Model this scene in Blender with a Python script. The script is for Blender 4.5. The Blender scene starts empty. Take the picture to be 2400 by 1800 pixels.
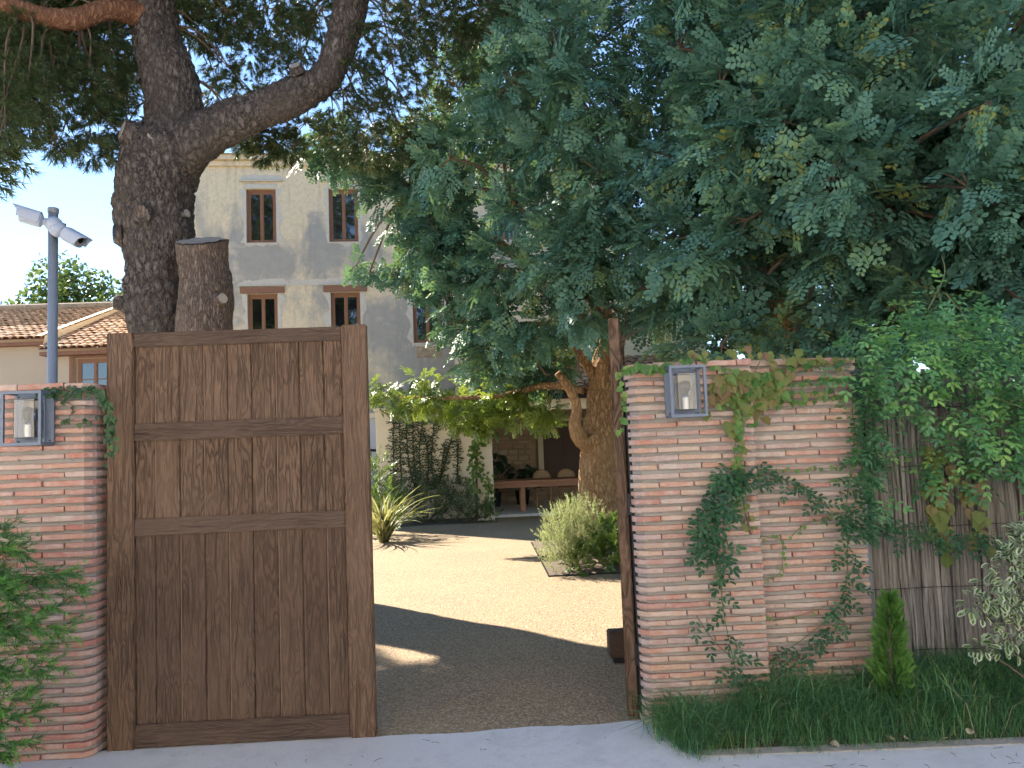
import bpy, bmesh, math, random
import numpy as np
from mathutils import Vector, Matrix, noise as mnoise
SC = bpy.context.scene
R = math.radians
# ------------------------------------------------------------------ camera, sky, sun, exposure
SUN_EL, SUN_AZ = 36.0, 45.0            # sun stands behind and to the left: 45 deg left of straight ahead
cam_d = bpy.data.cameras.new('camera'); cam = bpy.data.objects.new('camera', cam_d)
SC.collection.objects.link(cam); SC.camera = cam
cam_d.sensor_width = 36.0; cam_d.lens = 27.757; cam_d.clip_start = .05; cam_d.clip_end = 2000
cam.matrix_world = Matrix(((.99846092, .03624478, -.04197734, 0), (-.03906442, -.0776439, -.99621554, -4.508),
                           (-.0393669, .99632211, -.07610852, 1.58), (0, 0, 0, 1)))
W = bpy.data.worlds.new('World'); SC.world = W; W.use_nodes = True
wn = W.node_tree.nodes; wl = W.node_tree.links; wn.clear()
sky = wn.new('ShaderNodeTexSky'); sky.sky_type = 'NISHITA'; sky.sun_disc = False
sky.sun_elevation = R(SUN_EL); sky.sun_rotation = R(-SUN_AZ)
sky.air_density = .8; sky.dust_density = .0; sky.ozone_density = 2.4
bg = wn.new('ShaderNodeBackground'); bg.inputs['Strength'].default_value = .049
wo = wn.new('ShaderNodeOutputWorld'); wl.new(sky.outputs[0], bg.inputs[0]); wl.new(bg.outputs[0], wo.inputs[0])
sd = bpy.data.lights.new('sun', 'SUN'); sd.energy = 2.6; sd.angle = R(.53); sd.color = (1, .90, .76)
sun = bpy.data.objects.new('sun', sd); SC.collection.objects.link(sun)
tosun = Vector((-math.sin(R(SUN_AZ))*math.cos(R(SUN_EL)), math.cos(R(SUN_AZ))*math.cos(R(SUN_EL)), math.sin(R(SUN_EL))))
sun.rotation_euler = (-tosun).to_track_quat('-Z', 'Y').to_euler(); sun.location = tosun*40
SC.view_settings.view_transform = 'Standard'; SC.view_settings.look = 'None'
SC.view_settings.exposure = 2.9; SC.view_settings.gamma = 1; SC.view_settings.use_curve_mapping = False
SC.render.engine = 'CYCLES'
cy = SC.cycles
cy.max_bounces = 7; cy.diffuse_bounces = 4; cy.glossy_bounces = 3; cy.transmission_bounces = 5; cy.transparent_max_bounces = 8
cy.caustics_reflective = False; cy.caustics_refractive = False; cy.sample_clamp_indirect = 6
cy.use_denoising = True; cy.use_adaptive_sampling = True; cy.adaptive_threshold = .02
try: cy.denoiser = 'OPENIMAGEDENOISE'
except Exception: pass

# ------------------------------------------------------------------ helpers
col = SC.collection
rng = random.Random(7); nr = np.random.default_rng(7)
def tag(o, label=None, cat=None, group=None, kind=None):
    if label: o['label'] = label
    if cat: o['category'] = cat
    if group: o['group'] = group
    if kind: o['kind'] = kind
    return o
def thing(name, label, cat, loc=(0, 0, 0), rotz=0, group=None):
    o = bpy.data.objects.new(name, None); col.objects.link(o); o.empty_display_size = .2
    o.location = loc; o.rotation_euler = (0, 0, rotz)
    return tag(o, label, cat, group)
def wmat(p):
    m = Matrix.Translation(p.location) @ p.rotation_euler.to_matrix().to_4x4()
    return m if p.parent is None else wmat(p.parent) @ p.matrix_parent_inverse @ m
def adopt(o, parent, world=True):
    o.parent = parent
    if world: o.matrix_parent_inverse = wmat(parent).inverted()      # mesh given in world coordinates
    return o
def mesh_np(name, V, F, mat, smooth=False, rnd=None):
    V = np.ascontiguousarray(V, dtype=np.float32); F = np.ascontiguousarray(F, dtype=np.int32)
    m = bpy.data.meshes.new(name); n, k = F.shape
    m.vertices.add(len(V)); m.vertices.foreach_set('co', V.ravel())
    m.loops.add(n*k); m.loops.foreach_set('vertex_index', F.ravel())
    m.polygons.add(n); m.polygons.foreach_set('loop_start', np.arange(0, n*k, k, dtype=np.int32))
    if smooth: m.polygons.foreach_set('use_smooth', np.ones(n, dtype=bool))
    if rnd is not None:
        a = m.attributes.new('rnd', 'FLOAT', 'FACE'); a.data.foreach_set('value', np.ascontiguousarray(rnd, dtype=np.float32))
    m.update(calc_edges=True)
    if mat: m.materials.append(mat)
    return m
def link(name, mesh, parent=None, world=True):
    o = bpy.data.objects.new(name, mesh); col.objects.link(o)
    if parent is not None: adopt(o, parent, world)
    return o
class MB:
    def __init__(s): s.v = []; s.f = []
    def add(s, V, F):
        n = len(s.v); s.v += [tuple(p) for p in V]; s.f += [tuple(i+n for i in f) for f in F]; return s
    def box(s, x0, x1, y0, y1, z0, z1):
        return s.add([(x0, y0, z0), (x1, y0, z0), (x1, y1, z0), (x0, y1, z0), (x0, y0, z1), (x1, y0, z1), (x1, y1, z1), (x0, y1, z1)],
                     [(0, 3, 2, 1), (4, 5, 6, 7), (0, 1, 5, 4), (1, 2, 6, 5), (2, 3, 7, 6), (3, 0, 4, 7)])
    def quad(s, a, b, c, d): return s.add([a, b, c, d], [(0, 1, 2, 3)])
    def tube(s, pts, rad, seg=8, cap=True):
        V, F = tube(pts, rad, seg); s.add(V, F.tolist())
        if cap:
            n = len(s.v)-len(V); m = len(V)
            s.f.append(tuple(n+i for i in reversed(range(seg)))); s.f.append(tuple(n+m-seg+i for i in range(seg)))
        return s
    def mesh(s, name, mat, bevel=0, smooth=False, seg=1):
        m = bpy.data.meshes.new(name); m.from_pydata(s.v, [], s.f)
        if bevel:
            b = bmesh.new(); b.from_mesh(m)
            bmesh.ops.bevel(b, geom=b.edges[:], offset=bevel, segments=seg, affect='EDGES', clamp_overlap=True)
            b.to_mesh(m); b.free()
        if smooth: m.polygons.foreach_set('use_smooth', [True]*len(m.polygons))
        m.update()
        if mat: m.materials.append(mat)
        return m
    def obj(s, name, mat, parent=None, world=True, bevel=0, smooth=False, seg=1):
        return link(name, s.mesh(name, mat, bevel, smooth, seg), parent, world)
def resample(pts, n):
    P = np.array(pts, float); k = len(P); out = []
    for t in np.linspace(0, k-1, n):
        i = min(int(t), k-2); f = t-i
        p0, p1, p2, p3 = P[max(i-1, 0)], P[i], P[i+1], P[min(i+2, k-1)]
        out.append(.5*((2*p1)+(-p0+p2)*f+(2*p0-5*p1+4*p2-p3)*f*f+(-p0+3*p1-3*p2+p3)*f**3))
    return np.array(out)
def tube(pts, rad, seg=8):
    P = np.array(pts, float); n = len(P)
    r = np.full(n, rad, float) if np.isscalar(rad) else np.array(rad, float)
    T = np.gradient(P, axis=0); T /= np.linalg.norm(T, axis=1)[:, None]+1e-9
    ref = np.array([0, 1., 0]) if abs(T[0] @ np.array([0, 1., 0])) < .9 else np.array([1., 0, 0])
    N = np.zeros_like(P); u = ref
    for i in range(n):
        u = u-T[i]*(u @ T[i]); u /= np.linalg.norm(u)+1e-9; N[i] = u
    B = np.cross(T, N); a = np.linspace(0, 2*np.pi, seg, endpoint=False)
    V = P[:, None]+r[:, None, None]*(np.cos(a)[None, :, None]*N[:, None]+np.sin(a)[None, :, None]*B[:, None])
    i = np.arange(n-1)[:, None]*seg; j = np.arange(seg)[None]; j2 = (j+1) % seg
    F = np.stack([i+j, i+j2, i+seg+j2, i+seg+j], -1).reshape(-1, 4)
    return V.reshape(-1, 3), F
def bark_tube(path, rings, seg, amp=.03, cell=7., stretch=.35, lump=.06, seed=0, close=True):
    Q = resample([p[:4] for p in path], rings); V, F = tube(Q[:, :3], Q[:, 3], seg)
    C = np.repeat(Q[:, :3], seg, axis=0); D = V-C; rr = np.linalg.norm(D, axis=1); D /= rr[:, None]+1e-9
    out = np.empty(len(V))
    for i, (v, r_) in enumerate(zip(V, rr)):
        p = Vector((v[0]*cell+seed, v[1]*cell, v[2]*cell*stretch))
        w = mnoise.noise_vector(p*.9)*.55
        d = mnoise.voronoi(p+w)[0]
        g = min(1., (d[1]-d[0])*2.2)
        big = mnoise.noise(Vector((v[0]*1.7+seed, v[1]*1.7, v[2]*1.1)))
        out[i] = amp*(g-.6)*min(1, r_/.15)+lump*big*r_/.3+amp*.35*mnoise.noise(p*3.1)
    V = V+D*out[:, None]
    return V, F
def scatter(T, pos, rot, sc):
    v, f = T; N = len(pos); sc = np.broadcast_to(np.asarray(sc, float), (N,))
    V = np.einsum('nij,mj->nmi', rot*sc[:, None, None], v)+pos[:, None]
    F = f[None]+(np.arange(N)*len(v))[:, None, None]
    return V.reshape(-1, 3), F.reshape(-1, f.shape[1])
def frames(ax, nm):
    x = ax/(np.linalg.norm(ax, axis=1)[:, None]+1e-9)
    z = nm-x*np.sum(nm*x, 1)[:, None]; z /= np.linalg.norm(z, axis=1)[:, None]+1e-9
    return np.stack([x, np.cross(z, x), z], -1)
def cat(parts):
    Vs, Fs, n = [], [], 0
    for V, F in parts: Vs.append(V); Fs.append(F+n); n += len(V)
    return np.concatenate(Vs), np.concatenate(Fs)
def rand_dirs(n):
    d = nr.normal(size=(n, 3)); return d/np.linalg.norm(d, axis=1)[:, None]
def leaflet(L=1., w=.28, fold=.12, curve=.1, mid=.4):
    v = np.array([(0, 0, 0), (mid*.8*L, w*L*.85, fold*w*L), (min(.95, mid+.38)*L, w*L*.8, fold*w*L-curve*.5*L), (L, 0, -curve*L),
                  (min(.95, mid+.38)*L, -w*L*.8, fold*w*L-curve*.5*L), (mid*.8*L, -w*L*.85, fold*w*L)])
    return v, np.array([(0, 3, 2, 1), (0, 5, 4, 3)])
def pinnate(pairs=4, L=.045, w=.3, rach=.13, droop=.15, term=True, ang=62):
    parts = []; lf = leaflet(L, w)
    for i in range(pairs):
        t = .22+.72*i/max(1, pairs-1)*(.95 if term else 1.02); x = rach*t; z = -droop*rach*t*t
        for s in (-1, 1):
            a = R(ang-18*t)*s+rng.uniform(-.12, .12); ax = np.array([[math.cos(a), math.sin(a), rng.uniform(-.18, .1)]])
            nm = np.array([[rng.uniform(-.2, .2), rng.uniform(-.25, .25)-s*.12, 1.]])
            parts.append(scatter(lf, np.array([[x, 0, z]]), frames(ax, nm), rng.uniform(.82, 1.1)))
    if term: parts.append(scatter(lf, np.array([[rach, 0, -droop*rach]]), frames(np.array([[1., rng.uniform(-.2, .2), -.1]]), np.array([[0, .1, 1.]])), 1.1))
    return cat(parts)
def spray(leaf, n=5, length=.2, ang=48, lift=.25, last=True):
    ps, ax, nm = [], [], []
    for i in range(n):
        t = (i+.3)/n; s = 1 if i % 2 else -1
        a = R(ang)*(1-.35*t)*s+rng.uniform(-.25, .25)
        ps.append((length*t, 0, rng.uniform(-.01, .01))); ax.append((math.cos(a), math.sin(a), lift*rng.uniform(-.6, 1))); nm.append((rng.uniform(-.3, .3), rng.uniform(-.35, .35), 1))
    if last: ps.append((length, 0, 0)); ax.append((1, rng.uniform(-.3, .3), .1)); nm.append((0, .2, 1))
    return scatter(leaf, np.array(ps, float), frames(np.array(ax, float), np.array(nm, float)), nr.uniform(.8, 1.12, len(ps)))
def vary(n_per, N, spread=1.):
    return np.repeat(nr.random(N)*spread, n_per)
def foliage(name, templates, pos, rot, sc, mat, parent, smooth=False, kind=None):
    """scatter several templates over the positions as one part"""
    k = len(templates); Vs, Rs = [], []
    for i, T in enumerate(templates):
        s = slice(i, None, k)
        if len(pos[s]) == 0: continue
        p = scatter(T, pos[s], rot[s], np.broadcast_to(sc, (len(pos),))[s]); Vs.append(p); Rs.append(np.repeat(nr.random(len(pos[s])), len(T[1])))
    V, F = cat(Vs); rn = np.clip(np.concatenate(Rs)*.75+nr.random(len(F)//2+1).repeat(2)[:len(F)]*.3, 0, 1)
    o = link(name, mesh_np(name, V, F, mat, smooth, rn), parent)
    if kind: o['kind'] = kind
    return o
def blob_points(blobs, per_area, outward=None, lo=.55, hi=1.05, squash=1., bias=(0, -.35, .25)):
    """points on lumpy shells of a list of (x,y,z,r): position and outward direction"""
    P, D = [], []
    for b in blobs:
        r = b[3]; n = max(3, int(per_area*r*r*12.6)); d = rand_dirs(n)+np.array(bias)*nr.random((n, 1)); d /= np.linalg.norm(d, axis=1)[:, None]
        rad = r*(lo+(hi-lo)*np.sqrt(nr.random((n, 1))))
        P.append(np.array(b[:3])+d*rad*np.array([1, 1, squash])); D.append(d)
    return np.concatenate(P), np.concatenate(D)

# ------------------------------------------------------------------ materials
class NT:
    def __init__(s, name):
        s.m = bpy.data.materials.new(name); s.m.use_nodes = True; s.n = s.m.node_tree.nodes; s.l = s.m.node_tree.links; s.n.clear()
        s.out = s.n.new('ShaderNodeOutputMaterial'); s.b = s.n.new('ShaderNodeBsdfPrincipled'); s.l.new(s.b.outputs[0], s.out.inputs[0])
        s.tc = s.n.new('ShaderNodeTexCoord'); s.oi = None
    def put(s, sock, v):
        if hasattr(v, 'is_linked') or isinstance(v, bpy.types.NodeSocket): s.l.new(v, sock)
        elif v is not None:
            sock.default_value = (*v, 1) if (isinstance(v, (tuple, list)) and len(v) == 3 and sock.type == 'RGBA') else v
    def set(s, **k):
        for a, v in k.items(): s.put(s.b.inputs[a.replace('_', ' ')], v)
        return s
    def info(s, what='Random'):
        if s.oi is None: s.oi = s.n.new('ShaderNodeObjectInfo')
        return s.oi.outputs[what]
    def coord(s, scale=(1, 1, 1), kind='Object', rot=(0, 0, 0), jitter=0):
        mp = s.n.new('ShaderNodeMapping'); s.l.new(s.tc.outputs[kind], mp.inputs[0]); mp.inputs['Scale'].default_value = scale; mp.inputs['Rotation'].default_value = rot
        if jitter:
            c = s.n.new('ShaderNodeCombineXYZ')
            for i in range(3): s.l.new(s.math('MULTIPLY', s.info(), jitter*(i+1)), c.inputs[i])
            s.l.new(c.outputs[0], mp.inputs['Location'])
        return mp.outputs[0]
    def noise(s, vec=None, scale=5, detail=4, rough=.55, dist=0, out='Fac'):
        t = s.n.new('ShaderNodeTexNoise'); t.inputs['Scale'].default_value = scale; t.inputs['Detail'].default_value = detail; t.inputs['Roughness'].default_value = rough; t.inputs['Distortion'].default_value = dist
        if vec is not None: s.l.new(vec, t.inputs['Vector'])
        return t.outputs[out]
    def voro(s, vec=None, scale=5, feature='F1', out='Distance', rnd=1.):
        t = s.n.new('ShaderNodeTexVoronoi'); t.feature = feature; t.inputs['Scale'].default_value = scale; t.inputs['Randomness'].default_value = rnd
        if vec is not None: s.l.new(vec, t.inputs['Vector'])
        return t.outputs[out]
    def math(s, op, a, b=None, clamp=False):
        t = s.n.new('ShaderNodeMath'); t.operation = op; t.use_clamp = clamp; s.put(t.inputs[0], a)
        if b is not None: s.put(t.inputs[1], b)
        return t.outputs[0]
    def ramp(s, fac, stops, interp='LINEAR'):
        t = s.n.new('ShaderNodeValToRGB'); t.color_ramp.interpolation = interp; e = t.color_ramp.elements
        while len(e) < len(stops): e.new(.5)
        for q, (p, c) in zip(e, stops): q.position = p; q.color = (*c, 1) if isinstance(c, (tuple, list)) else (c, c, c, 1)
        s.put(t.inputs[0], fac); return t.outputs[0]
    def mix(s, fac, a, b, mode='MIX'):
        t = s.n.new('ShaderNodeMix'); t.data_type = 'RGBA'; t.blend_type = mode
        s.put(t.inputs[0], fac); s.put(t.inputs[6], a); s.put(t.inputs[7], b); return t.outputs[2]
    def bump(s, h, strength=.4, dist=.01, normal=None):
        t = s.n.new('ShaderNodeBump'); t.inputs['Strength'].default_value = strength; t.inputs['Distance'].default_value = dist; s.put(t.inputs['Height'], h)
        if normal is not None: s.l.new(normal, t.inputs['Normal'])
        s.l.new(t.outputs[0], s.b.inputs['Normal']); return t.outputs[0]
    def attr(s, name='rnd', out='Fac'):
        t = s.n.new('ShaderNodeAttribute'); t.attribute_name = name; return t.outputs[out]
    def sep(s, vec):
        t = s.n.new('ShaderNodeSeparateXYZ'); s.l.new(vec, t.inputs[0]); return t.outputs
def plain(name, c, rough=.6, metal=0, spec=.5, nscale=0, namt=.15, bumpd=0):
    t = NT(name); t.set(Roughness=rough, Metallic=metal, Specular_IOR_Level=spec)
    if nscale:
        f = t.noise(t.coord(), nscale, 5)
        t.set(Base_Color=t.mix(f, tuple(x*(1-namt) for x in c), tuple(min(1, x*(1+namt)) for x in c)))
        if bumpd: t.bump(f, .5, bumpd)
    else: t.set(Base_Color=c)
    return t.m
def leafmat(name, stops, trans, rough=.45, tfac=.35, objrnd=False, spec=.4):
    t = NT(name); r = t.info() if objrnd else t.attr()
    c = t.ramp(r, stops); t.set(Base_Color=c, Roughness=rough, Specular_IOR_Level=spec)
    tr = t.n.new('ShaderNodeBsdfTranslucent'); t.put(tr.inputs[0], t.mix(.5, c, trans)); mx = t.n.new('ShaderNodeMixShader')
    mx.inputs[0].default_value = tfac; t.l.new(t.b.outputs[0], mx.inputs[1]); t.l.new(tr.outputs[0], mx.inputs[2]); t.l.new(mx.outputs[0], t.out.inputs[0])
    return t.m
M = {}
def wood(name, dark, mid, light, horiz=False, figure=1.):
    t = NT(name); sc = (1, 1, 1)
    v = t.coord((1, 1, 1), jitter=3.1); xyz = t.sep(v); a, b = (xyz[2], xyz[0]) if horiz else (xyz[0], xyz[2])
    # plain sawn grain: contours of a stretched, warped field make flames and cathedrals
    wv = t.coord((1.6, 6, 14) if horiz else (14, 6, 1.6), jitter=5.3); warp = t.noise(wv, 1.0, 3, .5)
    w2 = t.noise(t.coord((2.4, 8, 9) if horiz else (9, 8, 2.4), jitter=9.1), 1.0, 2, .5)
    field = t.math('ADD', t.math('MULTIPLY', warp, 5.5), t.math('ADD', t.math('MULTIPLY', b, .9), t.math('MULTIPLY', w2, 3.5)))
    ring = t.math('PINGPONG', t.math('MULTIPLY', field, 2.0), .5); ring = t.math('MULTIPLY', ring, 2.0)
    fib = t.noise(t.coord((3, 60, 240) if horiz else (240, 60, 3), jitter=2.), 1., 3, .6)
    blot = t.noise(t.coord((2, 3, 6) if horiz else (6, 3, 2), jitter=4.), 1., 4, .6)
    amt = t.math('MULTIPLY', t.math('ADD', t.math('MULTIPLY', t.ramp(t.noise(t.coord((3, 3, 1.1), jitter=13.), 1., 2), [(.3, 0), (.6, 1)]), .65), .45), figure)
    c = t.mix(amt, mid, t.ramp(ring, [(0, tuple(x*.8 for x in dark)), (.15, dark), (.4, mid), (.85, light), (1, mid)]))
    c = t.mix(t.math('MULTIPLY', fib, .55), c, dark); c = t.mix(t.math('MULTIPLY', t.ramp(blot, [(.42, 0), (.62, 1)]), .55), c, tuple(x*.62 for x in mid))
    c = t.mix(t.math('MULTIPLY', t.info(), .38), c, light)
    grey = t.noise(t.coord((1.3, 1.3, .9)), 1.2, 3); c = t.mix(t.math('MULTIPLY', t.ramp(grey, [(.45, 0), (.7, 1)]), .22), c, (.18, .12, .085))
    t.set(Base_Color=c, Roughness=.72, Specular_IOR_Level=.3)
    h = t.math('ADD', t.math('MULTIPLY', t.math('MULTIPLY', ring, amt), 1.1), t.math('MULTIPLY', fib, .3)); t.bump(h, 1., .008)
    return t.m
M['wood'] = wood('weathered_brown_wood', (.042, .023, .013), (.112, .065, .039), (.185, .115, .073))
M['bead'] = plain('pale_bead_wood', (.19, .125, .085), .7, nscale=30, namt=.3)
M['wood_low'] = wood('brown_wood_lower', (.040, .023, .014), (.088, .051, .032), (.135, .086, .058), False, .75)  # lower boards: darker tones and weaker figure
M['wood_h'] = wood('weathered_brown_rail', (.042, .026, .018), (.084, .053, .037), (.120, .080, .057), True, .5)
def brick(name, stops):
    t = NT(name); v = t.coord((1, 1, 1), jitter=7.)
    c = t.ramp(t.info(), stops, 'LINEAR')
    n1 = t.noise(v, 9, 5, .65); n2 = t.noise(v, 38, 5, .7); n3 = t.noise(v, 3.5, 3)
    c = t.mix(t.math('MULTIPLY', n2, .5), c, (.30, .17, .14), 'MIX')
    wash = t.ramp(t.math('ADD', t.math('MULTIPLY', n1, .7), t.math('MULTIPLY', n2, .4)), [(.50, 0), (.66, 1)])
    c = t.mix(t.math('MULTIPLY', wash, .42), c, (.52, .48, .44)); c = t.mix(t.math('MULTIPLY', t.ramp(n3, [(.55, 0), (.75, 1)]), .35), c, (.42, .32, .22))
    t.set(Base_Color=c, Roughness=.9, Specular_IOR_Level=.2); t.bump(t.math('ADD', n1, t.math('MULTIPLY', n2, .9)), .9, .009)
    return t.m
M['brick'] = brick('handmade_brick', [(0, (.42, .20, .145)), (.2, (.49, .295, .215)), (.38, (.44, .36, .31)), (.55, (.50, .335, .23)), (.7, (.40, .175, .13)), (.82, (.43, .31, .27)), (.92, (.36, .25, .225)), (1, (.52, .39, .27))])
M['brick_red'] = brick('handmade_red_brick', [(0, (.42, .16, .12)), (.3, (.46, .23, .175)), (.5, (.47, .34, .29)), (.75, (.40, .155, .115)), (1, (.50, .30, .22))])
t = NT('lime_mortar'); n = t.noise(t.coord(), 45, 6, .7); n2 = t.noise(t.coord(), 4, 3)
t.set(Base_Color=t.mix(n2, t.mix(n, (.25, .24, .225), (.38, .365, .345)), (.31, .295, .275)), Roughness=.95); t.bump(n, .8, .01); M['mortar'] = t.m
t = NT('concrete'); v = t.coord(); n = t.noise(v, 1.1, 6, .6); n2 = t.noise(v, 60, 4, .7); n3 = t.noise(v, 7, 5, .7)
c = t.mix(n, (.56, .555, .545), (.70, .695, .685)); c = t.mix(t.math('MULTIPLY', n2, .35), c, (.38, .37, .35)); c = t.mix(t.math('MULTIPLY', t.ramp(n3, [(.56, 0), (.70, 1)]), .3), c, (.34, .32, .28))
ck = t.voro(t.coord((.55, .8, 1)), 1., 'DISTANCE_TO_EDGE'); wob = t.math('ADD', ck, t.math('MULTIPLY', t.math('SUBTRACT', n3, .5), .05)); crack = t.ramp(wob, [(.0, 1), (.006, 0)]); c = t.mix(t.math('MULTIPLY', crack, .0), c, (.15, .14, .13))
blot = t.noise(v, 2.6, 6, .7); c = t.mix(t.math('MULTIPLY', t.ramp(blot, [(.5, 0), (.62, 1)]), .35), c, (.42, .40, .37)); grit = t.voro(v, 28); c = t.mix(t.math('MULTIPLY', t.ramp(grit, [(.05, 1), (.11, 0)]), .6), c, (.20, .17, .13))
t.set(Base_Color=c, Roughness=.85, Specular_IOR_Level=.3); t.bump(t.math('ADD', n2, n3), .5, .006); M['concrete'] = t.m
t = NT('exposed_aggregate'); v = t.coord(); vc = t.voro(v, 62, out='Color'); vd = t.voro(v, 62); sx = t.sep(vc)
c = t.ramp(sx[0], [(0, (.18, .118, .06)), (.3, (.33, .235, .13)), (.6, (.40, .295, .17)), (.85, (.28, .20, .12)), (1, (.50, .40, .26))])
gap = t.ramp(vd, [(.38, 0), (.62, 1)]); c = t.mix(t.math('MULTIPLY', gap, .65), c, (.17, .125, .085)); big = t.noise(v, .8, 4); c = t.mix(t.math('MULTIPLY', t.ramp(big, [(.4, 0), (.7, 1)]), .3), c, (.38, .28, .155))
t.set(Base_Color=c, Roughness=.8, Specular_IOR_Level=.35); t.bump(t.math('SUBTRACT', 1., vd), .8, .006); M['drive'] = t.m
M['dirtyconc'] = plain('dirty_concrete', (.30, .28, .25), .9, nscale=12, namt=.4, bumpd=.01)
M['soil'] = plain('soil', (.09, .065, .045), .95, nscale=14, namt=.5, bumpd=.03)
M['terrain'] = plain('dry_ground', (.24, .20, .14), .95, nscale=2, namt=.3, bumpd=.02)
M['steel'] = plain('blue_grey_steel', (.20, .23, .27), .45, .3, nscale=8, namt=.12)
M['anth'] = plain('anthracite_paint', (.105, .135, .19), .42, .2)
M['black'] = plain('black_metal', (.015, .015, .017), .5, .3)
M['camwhite'] = plain('pale_grey_plastic', (.29, .33, .41), .45, nscale=6, namt=.06)
M['camdark'] = plain('grey_plastic', (.16, .17, .19), .4)
M['lens'] = plain('lens_glass', (.006, .006, .008), .06, 0, .8)
t = NT('clear_glass'); t.set(Base_Color=(1, 1, 1), Roughness=.02, IOR=1.46, Transmission_Weight=1.); M['glass'] = t.m
t = NT('window_pane'); t.set(Base_Color=(.008, .010, .010), Roughness=.03, IOR=2.1, Specular_IOR_Level=.6); t.bump(t.noise(t.coord(), 2.2, 2), .12, .01); M['pane'] = t.m
M['brass'] = plain('brushed_socket', (.42, .42, .42), .35, .8)
M['fila'] = plain('amber_filament', (.55, .36, .12), .4)
M['refl'] = plain('pale_reflector', (.62, .58, .50), .35, .2)
t = NT('old_plaster'); v = t.coord(); n = t.noise(t.coord((.42, .42, .30)), 1.25, 6, .62, .4); n2 = t.noise(v, 3.2, 6, .68); n3 = t.noise(v, 22, 5, .7)
zz = t.sep(v)[2]
base = t.mix(n2, (.76, .61, .41), (.85, .72, .52)); greys = t.mix(n2, (.29, .28, .26), (.52, .49, .44))
c = t.mix(t.ramp(t.math('ADD', t.math('MULTIPLY', n, .85), t.math('ADD', t.math('MULTIPLY', n3, .12), t.math('MULTIPLY', zz, -.019))), [(.33, 0), (.42, 1)]), base, greys)
streak = t.noise(t.coord((2.4, 2.4, .22)), 1.6, 5, .7); c = t.mix(t.math('MULTIPLY', t.ramp(streak, [(.52, 0), (.66, 1)]), .28), c, (.22, .21, .195)); mott = t.noise(v, 9, 6, .75); c = t.mix(t.math('MULTIPLY', t.ramp(mott, [(.45, 0), (.62, 1)]), .35), c, (.42, .37, .29)); pat = t.noise(v, 1.7, 5, .6, .6); c = t.mix(t.math('MULTIPLY', t.ramp(pat, [(.60, 0), (.615, 1)]), .25), c, (.74, .65, .50))
low = t.ramp(t.math('ADD', zz, t.math('MULTIPLY', n2, 1.6)), [(0, 0), (1, 1)])
c = t.mix(t.math('MULTIPLY', t.ramp(n3, [(.55, 0), (.75, 1)]), .25), c, (.66, .61, .52))
t.set(Base_Color=c, Roughness=.95, Specular_IOR_Level=.2); t.bump(t.math('ADD', t.math('MULTIPLY', n2, .6), t.math('MULTIPLY', n3, .5)), .6, .02); M['plaster'] = t.m
M['lime'] = plain('pale_lime_render', (.62, .57, .49), .95, nscale=9, namt=.18, bumpd=.008)
M['cream'] = plain('cream_render', (.76, .65, .47), .9, nscale=3, namt=.06, bumpd=.003)
M['beige'] = plain('beige_render', (.56, .46, .35), .9, nscale=2.5, namt=.07, bumpd=.003)
M['frame'] = plain('brown_window_wood', (.27, .125, .062), .5, nscale=20, namt=.25)
M['lintel'] = plain('old_timber_lintel', (.27, .135, .085), .8, nscale=16, namt=.35, bumpd=.006)
t = NT('fieldstone'); v = t.coord(jitter=6.); n = t.noise(v, 7, 5, .65); n2 = t.noise(v, 40, 4, .7)
c = t.ramp(t.info(), [(0, (.45, .33, .21)), (.4, (.56, .43, .28)), (.7, (.50, .34, .22)), (1, (.60, .49, .35))]); c = t.mix(t.math('MULTIPLY', n, .6), c, (.30, .21, .14))
t.set(Base_Color=c, Roughness=.95); t.bump(t.math('ADD', n, n2), .6, .012); M['stone'] = t.m
M['shutter'] = plain('dark_brown_shutter', (.075, .038, .024), .55, nscale=12, namt=.2)
M['tablewood'] = plain('red_brown_table_wood', (.34, .16, .085), .5, nscale=14, namt=.25)
M['chairwood'] = plain('golden_bentwood', (.46, .26, .125), .45, nscale=10, namt=.15)
t = NT('woven_cane'); v = t.coord((130, 130, 130)); n = t.noise(v, 1, 2); t.set(Base_Color=t.mix(n, (.34, .21, .11), (.52, .36, .20)), Roughness=.7); M['cane'] = t.m
t = NT('clay_tile'); v = t.coord(jitter=6.); n = t.noise(v, 6, 5, .7); n2 = t.noise(v, 30, 4, .7)
c = t.ramp(t.info(), [(0, (.34, .15, .08)), (.25, (.46, .26, .14)), (.5, (.52, .36, .22)), (.75, (.40, .20, .11)), (1, (.48, .38, .27))])
c = t.mix(t.math('MULTIPLY', t.ramp(n, [(.48, 0), (.66, 1)]), .6), c, (.13, .11, .09)); c = t.mix(t.math('MULTIPLY', n2, .25), c, (.55, .36, .12))
t.set(Base_Color=c, Roughness=.9); t.bump(n2, .5, .006); M['tile'] = t.m
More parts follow.
